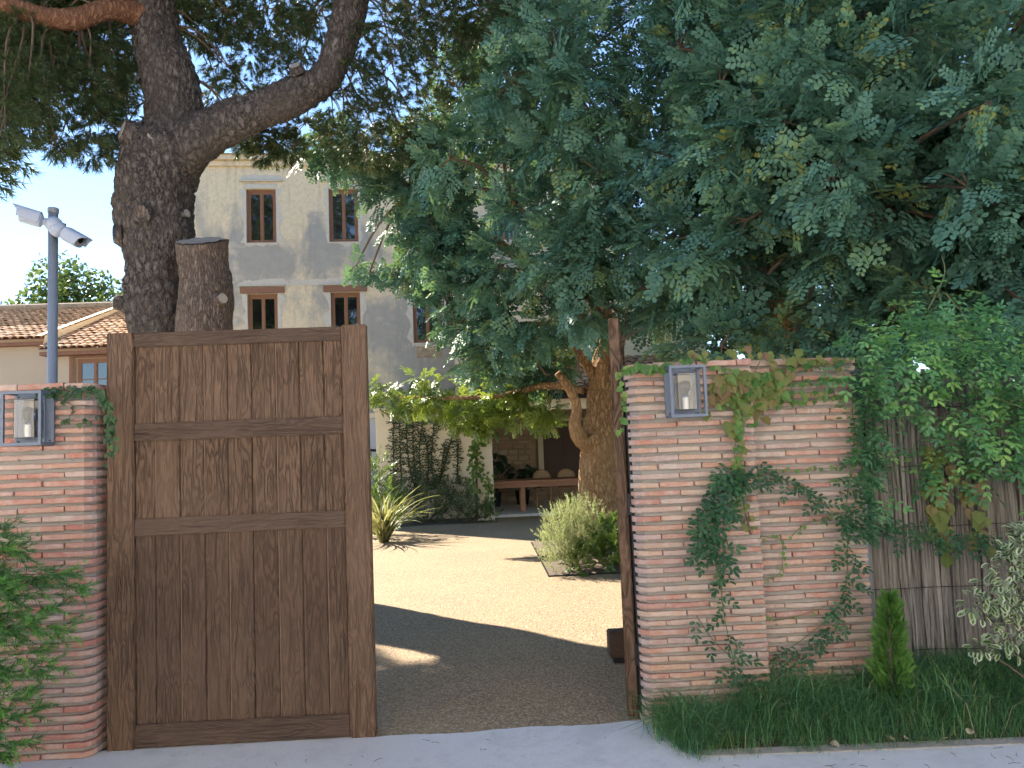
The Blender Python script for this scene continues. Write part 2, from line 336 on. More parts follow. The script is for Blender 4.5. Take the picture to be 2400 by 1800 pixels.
def bark(name, lo, mid, hi, sc=(16, 16, 5), bstr=.9):
    t = NT(name); wv = t.noise(t.coord((9, 9, 5)), 1, 4, .6, out='Color'); va = t.n.new('ShaderNodeVectorMath'); va.operation = 'MULTIPLY_ADD'; t.l.new(wv, va.inputs[0]); va.inputs[1].default_value = (1.9, 1.9, 1.9); t.l.new(t.coord(sc), va.inputs[2])
    e = t.voro(va.outputs[0], 1.0, 'DISTANCE_TO_EDGE'); e2 = t.voro(va.outputs[0], 2.7, 'DISTANCE_TO_EDGE'); n = t.noise(t.coord((42, 42, 18)), 1, 6, .7); big = t.noise(t.coord(), 1.6, 5)
    g = t.ramp(t.math('ADD', t.math('MULTIPLY', e, .75), t.math('ADD', t.math('MULTIPLY', e2, .35), t.math('MULTIPLY', n, .30))), [(.14, 0), (.46, 1)])
    c = t.mix(g, lo, t.mix(n, mid, hi)); c = t.mix(t.math('MULTIPLY', t.ramp(big, [(.38, 0), (.66, 1)]), .55), c, mid); c = t.mix(t.math('MULTIPLY', t.ramp(n, [(.55, 0), (.72, 1)]), .5), c, hi)
    t.set(Base_Color=c, Roughness=.95, Specular_IOR_Level=.15); t.bump(t.math('ADD', g, t.math('MULTIPLY', n, .9)), bstr, .026); return t.m
M['pinebark'] = bark('pine_bark', (.026, .021, .019), (.105, .086, .076), (.27, .235, .21), (12, 12, 5.5), 1.)
M['redbark'] = bark('pine_limb_bark', (.12, .055, .03), (.27, .13, .075), (.34, .19, .12))
M['carobbark'] = bark('carob_bark', (.17, .085, .038), (.46, .29, .145), (.62, .45, .28), (19, 19, 6), 1.)
M['stumpbark'] = bark('stump_bark', (.07, .052, .043), (.21, .155, .12), (.32, .25, .20), (30, 30, 4.5))
t = NT('cut_wood'); v = t.coord(); n = t.noise(v, 8, 5, .7); t.set(Base_Color=t.mix(n, (.20, .18, .16), (.42, .37, .31)), Roughness=.95); t.bump(n, .8, .02); M['cut'] = t.m
M['twig'] = plain('twig_bark', (.12, .085, .06), .9)
M['greentwig'] = plain('green_stem', (.11, .13, .05), .7)
t = NT('brushwood'); v = t.coord((120, 60, 4), jitter=5.); n = t.noise(v, 1, 5, .7); c = t.ramp(t.info(), [(0, (.17, .155, .145)), (.4, (.30, .28, .26)), (.75, (.23, .205, .18)), (1, (.38, .355, .33))])
c = t.mix(t.math('MULTIPLY', t.ramp(n, [(.45, 0), (.6, 1)]), .6), c, (.06, .05, .042)); t.set(Base_Color=c, Roughness=.95); t.bump(n, 1., .008); M['brush'] = t.m
M['carob'] = leafmat('carob_leaf', [(0, (.042, .115, .098)), (.35, (.076, .18, .142)), (.7, (.108, .23, .168)), (.9, (.16, .29, .15)), (1, (.27, .29, .08))], (.24, .36, .04), .5, .24, spec=.25)
M['needle'] = leafmat('pine_needle', [(0, (.028, .052, .022)), (.5, (.045, .078, .030)), (.85, (.068, .098, .036)), (1, (.12, .085, .04))], (.22, .27, .05), .5, .2)
M['ivy'] = leafmat('ivy_leaf', [(0, (.02, .055, .025)), (.6, (.035, .085, .03)), (1, (.06, .12, .035))], (.2, .3, .04), .4, .25, True)
M['heart'] = leafmat('heart_creeper_leaf', [(0, (.05, .14, .03)), (.5, (.09, .20, .04)), (.8, (.13, .22, .05)), (1, (.17, .19, .06))], (.25, .4, .05), .42, .3, True)
M['mature'] = leafmat('autumn_creeper_leaf', [(0, (.10, .15, .03)), (.5, (.16, .18, .045)), (.8, (.19, .15, .06)), (1, (.20, .11, .07))], (.3, .35, .06), .5, .3, True)
M['dark'] = leafmat('trumpet_leaf', [(0, (.022, .07, .034)), (.5, (.035, .10, .045)), (1, (.05, .13, .05))], (.15, .3, .06), .42, .25, True)
M['trump'] = leafmat('trumpet_vine_leaf', [(0, (.045, .15, .085)), (.45, (.095, .245, .105)), (.75, (.16, .36, .12)), (1, (.25, .44, .11))], (.2, .4, .06), .45, .3)
M['vine'] = leafmat('vine_and_sunlit_carob_leaf', [(0, (.07, .12, .025)), (.5, (.12, .19, .035)), (.85, (.17, .24, .045)), (1, (.24, .24, .07))], (.4, .5, .05), .33, .35, spec=.6)  # also on the low carob sprays, lightened there to look sunlit
M['fig'] = leafmat('climbing_fig_leaf', [(0, (.025, .045, .018)), (1, (.055, .085, .03))], (.12, .2, .03), .5, .15)
M['rosemary'] = leafmat('rosemary_needle', [(0, (.18, .22, .09)), (.6, (.30, .34, .16)), (1, (.42, .44, .26))], (.5, .55, .2), .6, .45)
M['shrub'] = leafmat('garden_shrub_leaf', [(0, (.04, .09, .02)), (.6, (.085, .16, .03)), (1, (.14, .22, .05))], (.3, .42, .06), .4, .3)
M['cover'] = leafmat('ground_cover_leaf', [(0, (.045, .075, .035)), (.6, (.09, .125, .055)), (1, (.15, .17, .08))], (.2, .25, .05), .55, .2)
M['blade'] = leafmat('striped_blade_leaf', [(0, (.10, .14, .04)), (.5, (.24, .25, .09)), (1, (.36, .30, .15))], (.5, .5, .15), .45, .35, True)
M['monst'] = leafmat('dark_monstera_leaf', [(0, (.012, .03, .016)), (1, (.03, .055, .025))], (.05, .1, .03), .35, .1, True)
M['grass'] = leafmat('grass_blade', [(0, (.04, .13, .06)), (.5, (.085, .22, .09)), (.82, (.15, .31, .11)), (.92, (.26, .34, .13)), (1, (.42, .37, .21))], (.15, .3, .05), .55, .3)
M['thuja'] = leafmat('thuja_spray', [(0, (.05, .135, .025)), (.6, (.09, .21, .04)), (1, (.15, .29, .06))], (.2, .35, .05), .6, .25)
M['varieg'] = leafmat('variegated_leaf', [(0, (.30, .40, .24)), (.5, (.50, .57, .40)), (1, (.66, .70, .55))], (.4, .5, .3), .45, .3)
M['feather'] = leafmat('feathery_conifer_needle', [(0, (.03, .09, .05)), (.5, (.06, .17, .05)), (.8, (.11, .28, .06)), (1, (.16, .36, .07))], (.2, .4, .06), .5, .3)
M['bgleaf'] = leafmat('far_tree_leaf', [(0, (.04, .08, .025)), (.6, (.07, .12, .035)), (1, (.11, .16, .05))], (.25, .35, .05), .5, .3)
M['dry'] = leafmat('dry_leaf', [(0, (.28, .20, .11)), (.6, (.40, .31, .20)), (1, (.45, .40, .30))], (.3, .25, .1), .7, .1, True)
M['bottle'] = plain('blue_plastic', (.12, .33, .62), .35)
M['bounce_white'] = plain('bounce_whitewash', (.78, .75, .70), .9, nscale=2, namt=.04)  # white chosen so the added house behind the viewer reflects more sun
M['render_white'] = plain('pale_blue_render', (.55, .58, .62), .85, nscale=3, namt=.06)
PINE_TRUNK= [(-4.14, 6.0, 2.12, 0.394), (-4.18, 6.0, 2.73, 0.376), (-4.21, 6.0, 3.25, 0.363), (-4.25, 6.0, 3.66, 0.382), (-4.3, 6.0, 3.97, 0.394), (-4.29, 6.0, 4.28, 0.419), (-4.26, 6.0, 4.59, 0.45), (-4.24, 6.0, 4.91, 0.437), (-4.19, 6.0, 5.22, 0.431), (-4.12, 6.0, 5.48, 0.443), (-4.06, 6.0, 5.73, 0.462), (-4.01, 6.0, 5.92, 0.4), (-3.99, 6.0, 6.18, 0.345), (-4.0, 6.0, 6.5, 0.32), (-4.04, 6.0, 6.82, 0.308), (-4.13, 6.0, 7.15, 0.296), (-4.2, 6.0, 7.48, 0.289), (-4.27, 6.0, 7.81, 0.302), (-4.32, 6.0, 8.2, 0.283), (-4.36, 6.0, 8.87, 0.259), (-4.32, 6.0, 9.54, 0.216)]
PINE_LIMB_R= [(-4.17, 6.0, 5.22, 0.216), (-3.9, 5.95, 5.55, 0.294), (-3.61, 5.9, 5.79, 0.299), (-3.23, 5.85, 6.0, 0.255), (-2.78, 5.8, 6.14, 0.23), (-2.4, 5.75, 6.26, 0.228), (-2.09, 5.7, 6.38, 0.239), (-1.87, 5.7, 6.57, 0.233), (-1.72, 5.7, 6.88, 0.215), (-1.59, 5.7, 7.27, 0.215), (-1.48, 5.75, 7.75, 0.204), (-1.33, 5.9, 8.5, 0.177), (-1.26, 6.0, 9.24, 0.142)]
PINE_LIMB_L= [(-4.16, 6.0, 7.41, 0.216), (-4.41, 5.8, 7.5, 0.181), (-4.64, 5.5, 7.38, 0.141), (-4.89, 5.3, 7.16, 0.132), (-5.12, 5.1, 7.06, 0.118), (-5.35, 4.9, 7.05, 0.11), (-5.61, 4.7, 7.07, 0.103), (-6.12, 4.5, 7.3, 0.079)]
STUMP= [(-3.4, 5.6, 2.08, 0.367), (-3.42, 5.6, 2.67, 0.355), (-3.44, 5.6, 3.17, 0.349), (-3.43, 5.6, 3.5, 0.338), (-3.46, 5.6, 3.8, 0.308), (-3.51, 5.6, 4.04, 0.296), (-3.51, 5.6, 4.25, 0.296), (-3.51, 5.6, 4.33, 0.299)]
CAROB_TRUNK= [(1.66, 6.8, 0.05, 0.384), (1.67, 6.8, 0.22, 0.345), (1.66, 6.8, 0.61, 0.298), (1.65, 6.8, 1.0, 0.278), (1.66, 6.8, 1.33, 0.272), (1.69, 6.8, 1.6, 0.252), (1.74, 6.8, 1.93, 0.225), (1.79, 6.8, 2.26, 0.219), (1.83, 6.8, 2.53, 0.205), (1.9, 6.8, 2.86, 0.199), (2.02, 6.8, 3.26, 0.186)]
CAROB1_FRONT= [(-2.35,7.6,6.23,0.3),(-1.98,7.5,6.04,0.34),(-1.54,7.3,5.66,0.31),(-1.18,7.2,5.33,0.33),(-0.84,7.1,5.01,0.31),(-0.95,7,5.47,0.32),(-2.28,7.6,6.45,0.21),(-1.82,7.4,6.29,0.24),(-0.57,6.6,5.74,0.39),(-0.79,6.9,6.07,0.3),(-0.38,6.3,5.09,0.38),(-0.54,6.6,4.65,0.34),(-0.84,7,4.49,0.24),(-1.15,7.4,4.89,0.2),(-1.91,8.2,4.58,0.16),(-1.68,8.1,4.45,0.18),(-1.34,8,4.31,0.22),(-0.99,7.8,4.25,0.29),(-0.68,7.5,4.32,0.35),(-0.47,7.2,3.83,0.33),(-0.16,6.6,4.24,0.39),(-0.11,6.4,3.66,0.38),(-0.3,6.8,3.27,0.28),(-0.48,7.2,3.48,0.21),(0.06,6.2,3.11,0.33),(-0.02,6.4,2.75,0.26),(0.36,6,2.94,0.34),(0.72,5.8,2.78,0.3),(1.06,5.6,2.69,0.27),(0.43,5.8,3.28,0.36),(0.89,5.5,3.1,0.35),(0.3,6.4,2.61,0.22),(1.29,5.6,2.5,0.21),(0.91,6,2.49,0.18),(0.38,4.95,9.3,0.31),(1.27,5.21,9.19,0.28),(1.5,3.88,8.37,0.26),(0.34,5.65,9.24,0.28),(0.78,5.07,8.76,0.37),(1.3,5.47,8.91,0.26),(1.71,4.83,8.59,0.35),(0.27,5.2,7.94,0.33),(1.21,5.65,8.52,0.32),(1.33,3.91,7.32,0.31),(0.15,6.48,8.64,0.26),(0.81,4.31,6.96,0.27),(1.33,4.96,7.4,0.4),(1.76,4.93,7.64,0.24),(0.52,5.87,7.62,0.27),(0.82,4.64,6.56,0.38),(1.23,3.8,6.08,0.27),(0.05,5.75,6.82,0.26),(0.53,4.46,5.9,0.35),(0.99,3.71,5.78,0.24),(1.84,4.08,5.73,0.38),(-0.59,6.7,6.34,0.4),(0.34,4.54,5.69,0.28),(0.79,5.27,5.73,0.37),(1.2,3.86,5.39,0.4),(1.74,3.92,5.19,0.33),(-0.26,5.21,5.2,0.4),(0.44,5.63,5.68,0.38),(0.99,4.46,5.02,0.36),(1.59,4.77,5.01,0.36),(-0.24,6.34,4.99,0.26),(0.49,5.26,4.67,0.24),(1,4.86,4.61,0.24),(1.43,4.08,4.58,0.27),(1.84,4.25,4.28,0.38),(-0.24,6.42,4.39,0.39),(0.53,5,4.36,0.32),(1.23,4.09,4.05,0.38),(1.39,4.08,3.73,0.34),(-0.57,6.55,4.17,0.27),(0.29,5.42,3.83,0.36),(0.98,4.63,3.7,0.41),(1.18,4.15,3.64,0.38),(1.88,3.95,3.22,0.25),(1.19,4.36,3.11,0.33),(1.66,4.78,3.12,0.27),(1.65,4.26,2.7,0.33)]
CAROB2_FRONT= [(2.06,4.55,8.61,0.38),(2.46,3.08,7.74,0.35),(3.14,3.62,7.9,0.26),(3.21,2.66,7.22,0.27),(3.87,3.08,7.77,0.39),(4.3,2.89,7.53,0.34),(4.41,2.14,6.74,0.31),(4.28,1.43,6.32,0.29),(4.42,1.01,6.08,0.35),(5.2,1.68,6.47,0.3),(2.04,3.41,7.48,0.32),(2.71,4.15,7.86,0.4),(2.77,2.19,6.35,0.29),(3.45,2.48,6.61,0.4),(3.63,2.18,6.38,0.27),(4.01,2.13,6.57,0.41),(3.98,1.46,6.1,0.27),(4.64,1.62,6.11,0.26),(4.92,1.38,5.9,0.25),(5.63,2.05,6.48,0.27),(2.02,4.55,7.54,0.33),(2.19,3.36,7,0.28),(2.54,2.68,6.3,0.25),(3.61,3.41,6.89,0.31),(3.88,2.94,6.53,0.37),(3.69,1.98,6.07,0.39),(4.19,1.89,5.74,0.35),(5.01,2.47,6.21,0.33),(4.68,1.49,5.54,0.4),(6.08,2.51,6.42,0.41),(2.44,4.07,7.03,0.37),(2.86,3.7,6.61,0.28),(3.2,3.4,6.5,0.37),(2.91,1.82,5.45,0.25),(3.95,2.89,6.12,0.34),(4.14,2.65,6.01,0.33),(4.47,2.52,5.76,0.26),(4.98,2.28,5.76,0.29),(5.42,2.4,5.79,0.26),(5.7,2.22,5.63,0.33),(1.91,3.8,6.28,0.4),(2.31,3.01,5.95,0.33),(2.63,2.82,5.57,0.25),(2.8,2.27,5.22,0.37),(3.59,2.45,5.38,0.35),(3.57,2.01,5.05,0.4),(4.2,2.33,5.22,0.35),(4.65,2.22,5.4,0.3),(4.23,0.98,4.69,0.27),(5.62,2.14,5.32,0.3),(2.22,3.38,5.64,0.33),(2.54,3.29,5.29,0.41),(2.73,2.9,5.21,0.37),(2.93,1.88,4.64,0.4),(3.68,2.64,5.08,0.36),(3.56,1.66,4.7,0.35),(4.04,1.46,4.39,0.31),(4.34,1.37,4.52,0.24),(4.77,1.68,4.59,0.35),(5.08,1.5,4.37,0.27),(2.34,3,4.96,0.27),(2.36,2.55,4.84,0.26),(2.62,2.12,4.32,0.39),(3.36,2.3,4.47,0.4),(3.68,1.96,4.32,0.36),(3.91,1.72,4.26,0.27),(3.77,0.88,3.91,0.27),(4.39,1.19,4.09,0.36),(4.72,1.14,4.04,0.31),(2.07,3.15,4.35,0.39),(2.26,2.31,4.15,0.35),(2.87,2.64,4.36,0.39),(3.12,2.4,4.35,0.28),(3.32,1.77,3.9,0.39),(4.02,2.38,4.22,0.39),(4.29,1.98,3.88,0.36),(4.86,2.29,4.1,0.3),(4.51,1.48,3.74,0.33),(4.6,0.91,3.64,0.25),(2.2,3.56,4.25,0.25),(2.7,3.41,3.97,0.39),(3.02,3.04,3.94,0.36),(2.88,1.57,3.62,0.39),(3.92,2.45,3.87,0.31),(3.83,1.75,3.46,0.35),(3.73,1.14,3.36,0.29),(4.13,1.18,3.25,0.37),(4.43,1.15,3.21,0.26),(1.92,3.09,3.48,0.39),(2.12,2.74,3.45,0.37),(2.43,2.27,3.48,0.3),(3.13,2.82,3.35,0.3),(3.38,1.88,3.35,0.4),(4.38,2.92,3.44,0.25),(4.44,2.29,3.27,0.38),(4,1.37,3.17,0.32),(4.65,1.55,3.11,0.37),(4.7,1.03,2.91,0.27),(2.13,3.51,3.2,0.26),(2.5,3.01,3.18,0.32),(3.02,3.29,3.38,0.37),(3.15,2.27,3.1,0.34),(4.18,3.07,3.13,0.33),(4.03,2.43,2.95,0.34),(4.35,1.92,3.01,0.38),(4.24,1.45,2.89,0.29),(5.17,2.01,2.92,0.27),(2.13,4.4,3.14,0.34),(2.64,3.56,2.96,0.34),(2.8,3.63,2.72,0.25),(3.26,2.72,2.57,0.33),(3.39,2.49,2.77,0.39),(3.55,2.01,2.55,0.36),(4.01,1.71,2.37,0.31),(4.69,2.55,2.58,0.39),(4.2,1.21,2.41,0.31),(5.72,2.28,2.58,0.4),(2.14,3.37,2.48,0.26),(2.35,2.96,2.45,0.29),(2.95,2.84,2.42,0.25),(3.53,2.8,2.38,0.33),(3.76,2.7,2.38,0.33),(4.02,2.29,2.27,0.27),(4.31,2.08,2.3,0.34),(4.71,2.18,2.32,0.4),(4.65,1.43,2.18,0.29)]
CAROB1_DEEP= [(-0.26,7.93,11.52,0.47),(0.84,6.71,10.2,0.53),(2.17,6.27,10.09,0.39),(2.29,5.01,8.67,0.31),(-0.07,8.27,10.51,0.51),(1.06,6.16,9.1,0.42),(1.62,5.97,9.2,0.37),(-0.24,8.28,9.55,0.45),(1.21,6.82,8.92,0.51),(1.73,5.8,7.77,0.36),(0.1,7.27,7.86,0.4),(0.52,7.44,8.05,0.52),(1.49,5.69,6.85,0.44),(2.29,5.17,7.06,0.44),(0.05,7.47,6.93,0.55),(1.1,6.12,6.71,0.38),(1.69,6.11,6.18,0.5),(-0.02,7.97,6.59,0.53),(0.56,6.42,5.47,0.43),(1.76,5.98,5.77,0.5),(2.29,5.08,5.07,0.47),(-0.31,7.32,4.87,0.46),(0.78,6.93,4.98,0.41),(1.64,5.91,4.92,0.37),(1.63,6.44,4.14,0.38),(1.52,6.25,3.48,0.43),(2.25,5.58,3.31,0.35),(0.27,10.09,12.77,0.65),(2.28,7.66,10.87,0.6),(0.39,9.35,10.85,0.61),(1.77,8.79,10.05,0.61),(0.64,10.16,8.95,0.79),(1.26,8.48,8.5,0.59),(0.99,9.78,7.51,0.76),(1.66,8.98,7.12,0.52),(0.55,8.69,5.89,0.52),(2.08,9.05,5.75,0.53),(2.07,7.91,4.44,0.51)]
CAROB2_DEEP= [(3.7,4.79,9.1,0.39),(4.16,4.87,9.02,0.37),(4.78,4.34,8.47,0.33),(4.9,3.36,7.51,0.27),(5.74,3.53,7.53,0.36),(6.57,3.18,7.27,0.3),(7.42,3.14,7.73,0.35),(2.7,5.71,8.52,0.48),(3.43,5.33,8.3,0.39),(4.51,4.68,8.18,0.43),(5.11,4.16,7.38,0.35),(5.53,3.81,7.11,0.36),(6.05,3.23,7.02,0.26),(7.05,3.56,7.06,0.3),(7.62,3.78,7.28,0.32),(2.6,5.71,8.01,0.43),(3.51,5.03,7.13,0.44),(4.35,4.45,6.8,0.35),(4.84,4.35,6.83,0.42),(5.24,3.42,6.31,0.34),(5.5,3.19,6.18,0.25),(6.63,3.11,6,0.26),(7.09,2.89,5.91,0.34),(3.14,4.89,6.88,0.36),(4.07,4.49,6.3,0.43),(4.27,3.58,5.79,0.3),(4.92,3.64,5.69,0.36),(5.79,3.09,5.62,0.28),(6.1,2.85,5.49,0.34),(7.69,3.72,5.67,0.37),(2.37,5.14,5.93,0.42),(3.09,4.77,6.07,0.39),(4.33,4.69,5.84,0.42),(4.63,4.6,5.51,0.44),(5.34,3.78,5.33,0.36),(6.23,3.95,5.51,0.35),(5.84,2.88,4.95,0.3),(6.71,3.06,4.9,0.35),(3.55,4.88,5.28,0.36),(3.7,4.68,5.17,0.37),(4.33,3.61,4.77,0.31),(5.11,3.7,4.43,0.31),(6.18,3.74,4.48,0.38),(6.03,2.9,4.38,0.32),(7.7,3.8,4.36,0.34),(2.3,5.34,4.45,0.35),(3.04,4.56,4.17,0.34),(3.49,3.71,3.9,0.36),(4.02,3.72,3.79,0.38),(4.7,3.56,3.92,0.37),(5.45,2.92,3.88,0.33),(6.16,3.19,3.82,0.3),(6.69,2.86,3.7,0.3),(2.61,5.4,3.99,0.41),(3.33,4.86,3.88,0.43),(3.38,4.14,3.37,0.39),(4.62,3.8,3.6,0.34),(4.9,3.1,2.98,0.27),(5.84,3.88,3.17,0.35),(6.88,3.8,3.11,0.36),(7.07,3.58,3.1,0.39),(3.42,5.08,3.08,0.33),(3.63,4.3,2.82,0.35),(4.8,4.35,2.97,0.37),(4.74,3.54,2.74,0.35),(5.69,3.7,2.66,0.39),(6.51,3.56,2.71,0.36),(7.2,3.34,2.61,0.35),(3.66,8.59,10.91,0.59),(4.42,6.96,10.04,0.56),(5.92,7.31,10.09,0.62),(6.6,5.51,8.75,0.55),(7.58,5.86,9.65,0.42),(8.06,4.89,8.5,0.42),(9.11,4.67,8.08,0.43),(3.16,7.68,9.28,0.49),(4.85,7.6,9.39,0.48),(5.72,6.7,8.89,0.59),(7.39,7.02,8.83,0.48),(8.4,5.99,8.26,0.42),(8.49,5.77,8.35,0.43),(10.8,5.96,8.45,0.57),(3.2,6.88,7.42,0.46),(4.14,7.9,7.92,0.49),(5.59,7.59,8.29,0.47),(6.15,5.36,6.46,0.5),(7.42,5.77,6.83,0.41),(10.1,6.68,7.38,0.54),(9.43,4.63,6.18,0.34),(3.14,7.78,6.38,0.64),(3.85,7.21,6.59,0.56),(5.75,6.48,6.17,0.52),(6.47,5.83,5.8,0.44),(8.19,6.17,6.09,0.45),(8.98,5.44,5.86,0.44),(9.69,5.08,5.3,0.4),(3.06,7.85,5.83,0.52),(3.66,6.35,4.95,0.57),(5.2,7.07,5.39,0.49),(6.25,6.3,4.68,0.57),(7.01,4.79,4.08,0.42),(9.18,6.46,5.07,0.49),(10.08,5.48,4.87,0.49),(2.74,8.39,4.36,0.53),(4.46,7.99,4.26,0.58),(5.92,7.21,4.21,0.44),(5.99,6.27,3.67,0.51),(7.69,6.12,3.81,0.48),(8.14,5.22,3.32,0.5),(8.96,4.64,2.99,0.42)]
PINE_BLOBS= [(-5.56,5,6.54,0.25,0.31,1),(-5.4,5.2,6.82,0.28,0.26,1),(-5.22,5.4,6.68,0.26,0.35,1),(-5.34,5,6.13,0.25,0.31,1),(-5.5,4.8,5.81,0.19,0.25,1),(-5.16,5.4,6.13,0.23,0.32,1),(-4.98,5.6,6.83,0.27,0.36,1),(-4.92,5.6,6.34,0.27,0.36,1),(-4.81,6,7.1,0.28,0.37,1),(-4.84,6,6.58,0.28,0.4,1),(-4.86,5.8,5.98,0.25,0.3,1),(-4.77,6.2,6.22,0.25,0.38,1),(-5.1,5.5,5.68,0.23,0.16,1),(-5.17,5.3,5.49,0.16,0.09,1),(-4.91,5.7,5.6,0.24,0.15,1),(-4.76,6.1,5.72,0.19,0.16,1),(-4.76,6.6,7.54,0.26,0.39,1),(-4.91,6.8,7.03,0.2,0.4,1),(-5.46,5.5,7.35,0.35,0.18,0.6),(-4.96,5.8,7.25,0.3,0.18,1),(-5.57,5,7.01,0.28,0.22,1),(-5.49,4.8,5.47,0.08,0.05,1),(-3.77,6.8,7.84,0.23,0.36,1),(-3.61,6.9,7.4,0.23,0.4,0.8),(-3.32,6.4,7.75,0.29,0.32,1),(-3.12,6.6,7.38,0.26,0.39,1),(-3.32,6.8,6.92,0.27,0.27,1),(-3.78,7.2,7.05,0.21,0.24,0.7),(-2.77,6.3,7.62,0.29,0.35,1),(-2.73,6.6,7.16,0.23,0.39,0.8),(-2.36,6.2,7.42,0.25,0.38,1),(-2.38,6.5,7.04,0.18,0.29,0.5),(-3.11,7,6.76,0.24,0.17,0.6),(-2.06,6,7.51,0.25,0.31,1),(-3.14,6.6,6.14,0.25,0.14,1.3),(-2.78,6.5,6.03,0.26,0.18,1.4),(-2.57,6.4,5.85,0.22,0.15,1.4),(-2.88,6.5,5.79,0.18,0.1,1.4),(-3.33,6.8,6.09,0.12,0.09,1.2),(-2.33,6.5,6.12,0.23,0.19,1),(-1.84,6,6.26,0.22,0.31,1),(-1.55,5.8,6.48,0.21,0.36,1),(-1.36,5.8,6.99,0.24,0.36,1),(-1.74,6.1,5.84,0.25,0.28,1),(-1.33,5.9,6.07,0.24,0.34,1),(-1.43,6.1,5.64,0.22,0.25,1),(-1.03,5.7,7.19,0.27,0.36,1),(-0.99,5.8,6.6,0.24,0.36,1),(-1.03,6,6.11,0.22,0.31,1),(-0.65,5.6,7.13,0.27,0.36,1),(-0.68,5.8,6.66,0.18,0.3,0.7),(-1.2,6.3,5.71,0.22,0.22,1),(-0.82,6.4,5.8,0.22,0.19,1),(-0.52,6,6.23,0.15,0.28,0.6),(-0.28,5.5,7.07,0.26,0.32,1),(-0.37,5.8,6.65,0.15,0.3,0.6),(-0.63,6.4,5.73,0.18,0.16,1),(-0.03,5.4,7.14,0.26,0.29,1),(0.21,5.4,7.19,0.23,0.23,1),(-0.13,5.7,6.28,0.18,0.3,0.7),(0.07,5.5,6.68,0.23,0.29,1),(-0.99,7.5,5.79,0.18,0.15,0.7)]
HEART={
"top": [(0.79,-0.08,1.94),(0.83,-0.08,1.98),(0.9,-0.08,1.99),(0.96,-0.08,1.98),(1.06,-0.08,1.98)],
"hang": [(0.83,-0.08,1.97),(0.8,-0.08,1.92),(0.81,-0.08,1.84),(0.81,-0.08,1.76),(0.8,-0.08,1.7),(0.78,-0.08,1.62)],
"over": [(1.07,-0.08,2),(1.18,-0.08,2.02),(1.3,-0.08,2.03)],
"r1": [(1.31,-0.08,1.97),(1.39,-0.08,1.96),(1.47,-0.08,1.95)],
"r2": [(1.3,-0.08,1.76),(1.38,-0.08,1.76),(1.46,-0.08,1.78)],
"col": [(1.46,-0.08,1.74),(1.45,-0.08,1.61),(1.43,-0.08,1.48),(1.43,-0.08,1.37),(1.42,-0.08,1.24),(1.48,0.01,1.1)],
"row1": [(1.72,0.01,1.95),(1.86,0.01,1.97),(2.02,0.01,1.98),(2.17,0.01,1.99)],
"row2": [(1.68,0.01,1.86),(1.82,0.01,1.87),(1.99,0.01,1.88),(2.16,0.01,1.88)],
"row3": [(1.68,0.01,1.8),(1.84,0.01,1.81),(2.04,0.01,1.81)],
"row4": [(1.62,0.01,1.75),(1.79,0.01,1.76),(1.95,0.01,1.77),(2.16,0.01,1.78)],
"row5": [(1.6,0.01,1.38),(1.76,0.01,1.37),(1.92,0.01,1.37),(2.13,0.01,1.37)],
"s1": [(1.53,0.01,1.01),(1.63,0.01,0.99),(1.7,0.01,0.97),(1.7,0.01,0.87),(1.67,0.01,0.78),(1.56,0.01,0.74),(1.5,0.01,0.7),(1.49,0.01,0.57),(1.61,0.01,0.54)],
"s2": [(1.76,0.01,0.99),(1.82,0.01,1.04),(1.93,0.01,1.08),(2.15,0.01,1.13)],
"s3": [(1.62,0.01,0.52),(1.76,0.01,0.54),(1.95,0.01,0.59)],
}
DARK={
"j": [(1.55,0.01,1.4),(1.39,-0.08,1.36),(1.31,-0.08,1.25),(1.26,-0.08,1.12),(1.25,-0.08,1.01),(1.28,-0.08,0.89)],
"j2": [(1.28,-0.08,0.89),(1.31,-0.08,0.76),(1.31,-0.08,0.66),(1.33,-0.08,0.48),(1.36,-0.08,0.3),(1.41,0.01,0.18)],
"k": [(1.54,0.01,1.4),(1.73,0.01,1.32),(1.89,0.01,1.23),(2.01,0.01,1.12),(2.14,0.01,1.02)],
"l": [(2.22,0.01,1.58),(2.14,0.01,1.37),(2.09,0.01,1.13),(2.08,0.01,0.87),(2.05,0.01,0.68),(1.97,0.01,0.55),(1.8,0.01,0.42),(1.66,0.01,0.34),(1.52,0.01,0.25),(1.43,0.01,0.25)],
"m": [(2.22,0.01,1.93),(2.17,0.01,1.74),(2.18,0.01,1.53),(2.21,0.01,1.28),(2.19,0.01,1.05)],
"n": [(2.25,0.12,1.06),(2.44,0.12,1),(2.66,0.12,0.95),(2.92,0.12,0.92),(3.18,0.12,0.97)],
"o": [(1.29,-0.08,0.31),(1.42,0.01,0.24),(1.52,0.01,0.25)],
"q": [(1.16,-0.08,0.59),(1.25,-0.08,0.45),(1.36,-0.08,0.34)],
}
LEFTIVY=[
[(-2.37,-0.1,1.96),(-2.27,-0.1,1.97),(-2.17,-0.1,1.96),(-2.08,-0.1,1.96),(-2.04,-0.1,1.92)],
[(-2.05,-0.1,1.92),(-2.02,-0.1,1.84),(-2.01,-0.1,1.74),(-1.99,-0.1,1.63)],
[(-2.27,-0.1,1.91),(-2.22,-0.1,1.88),(-2.24,-0.1,1.81),(-2.17,-0.1,1.8),(-2.08,-0.1,1.8)],
[(-2.02,-0.1,1.62),(-2.03,-0.1,1.56)],
]
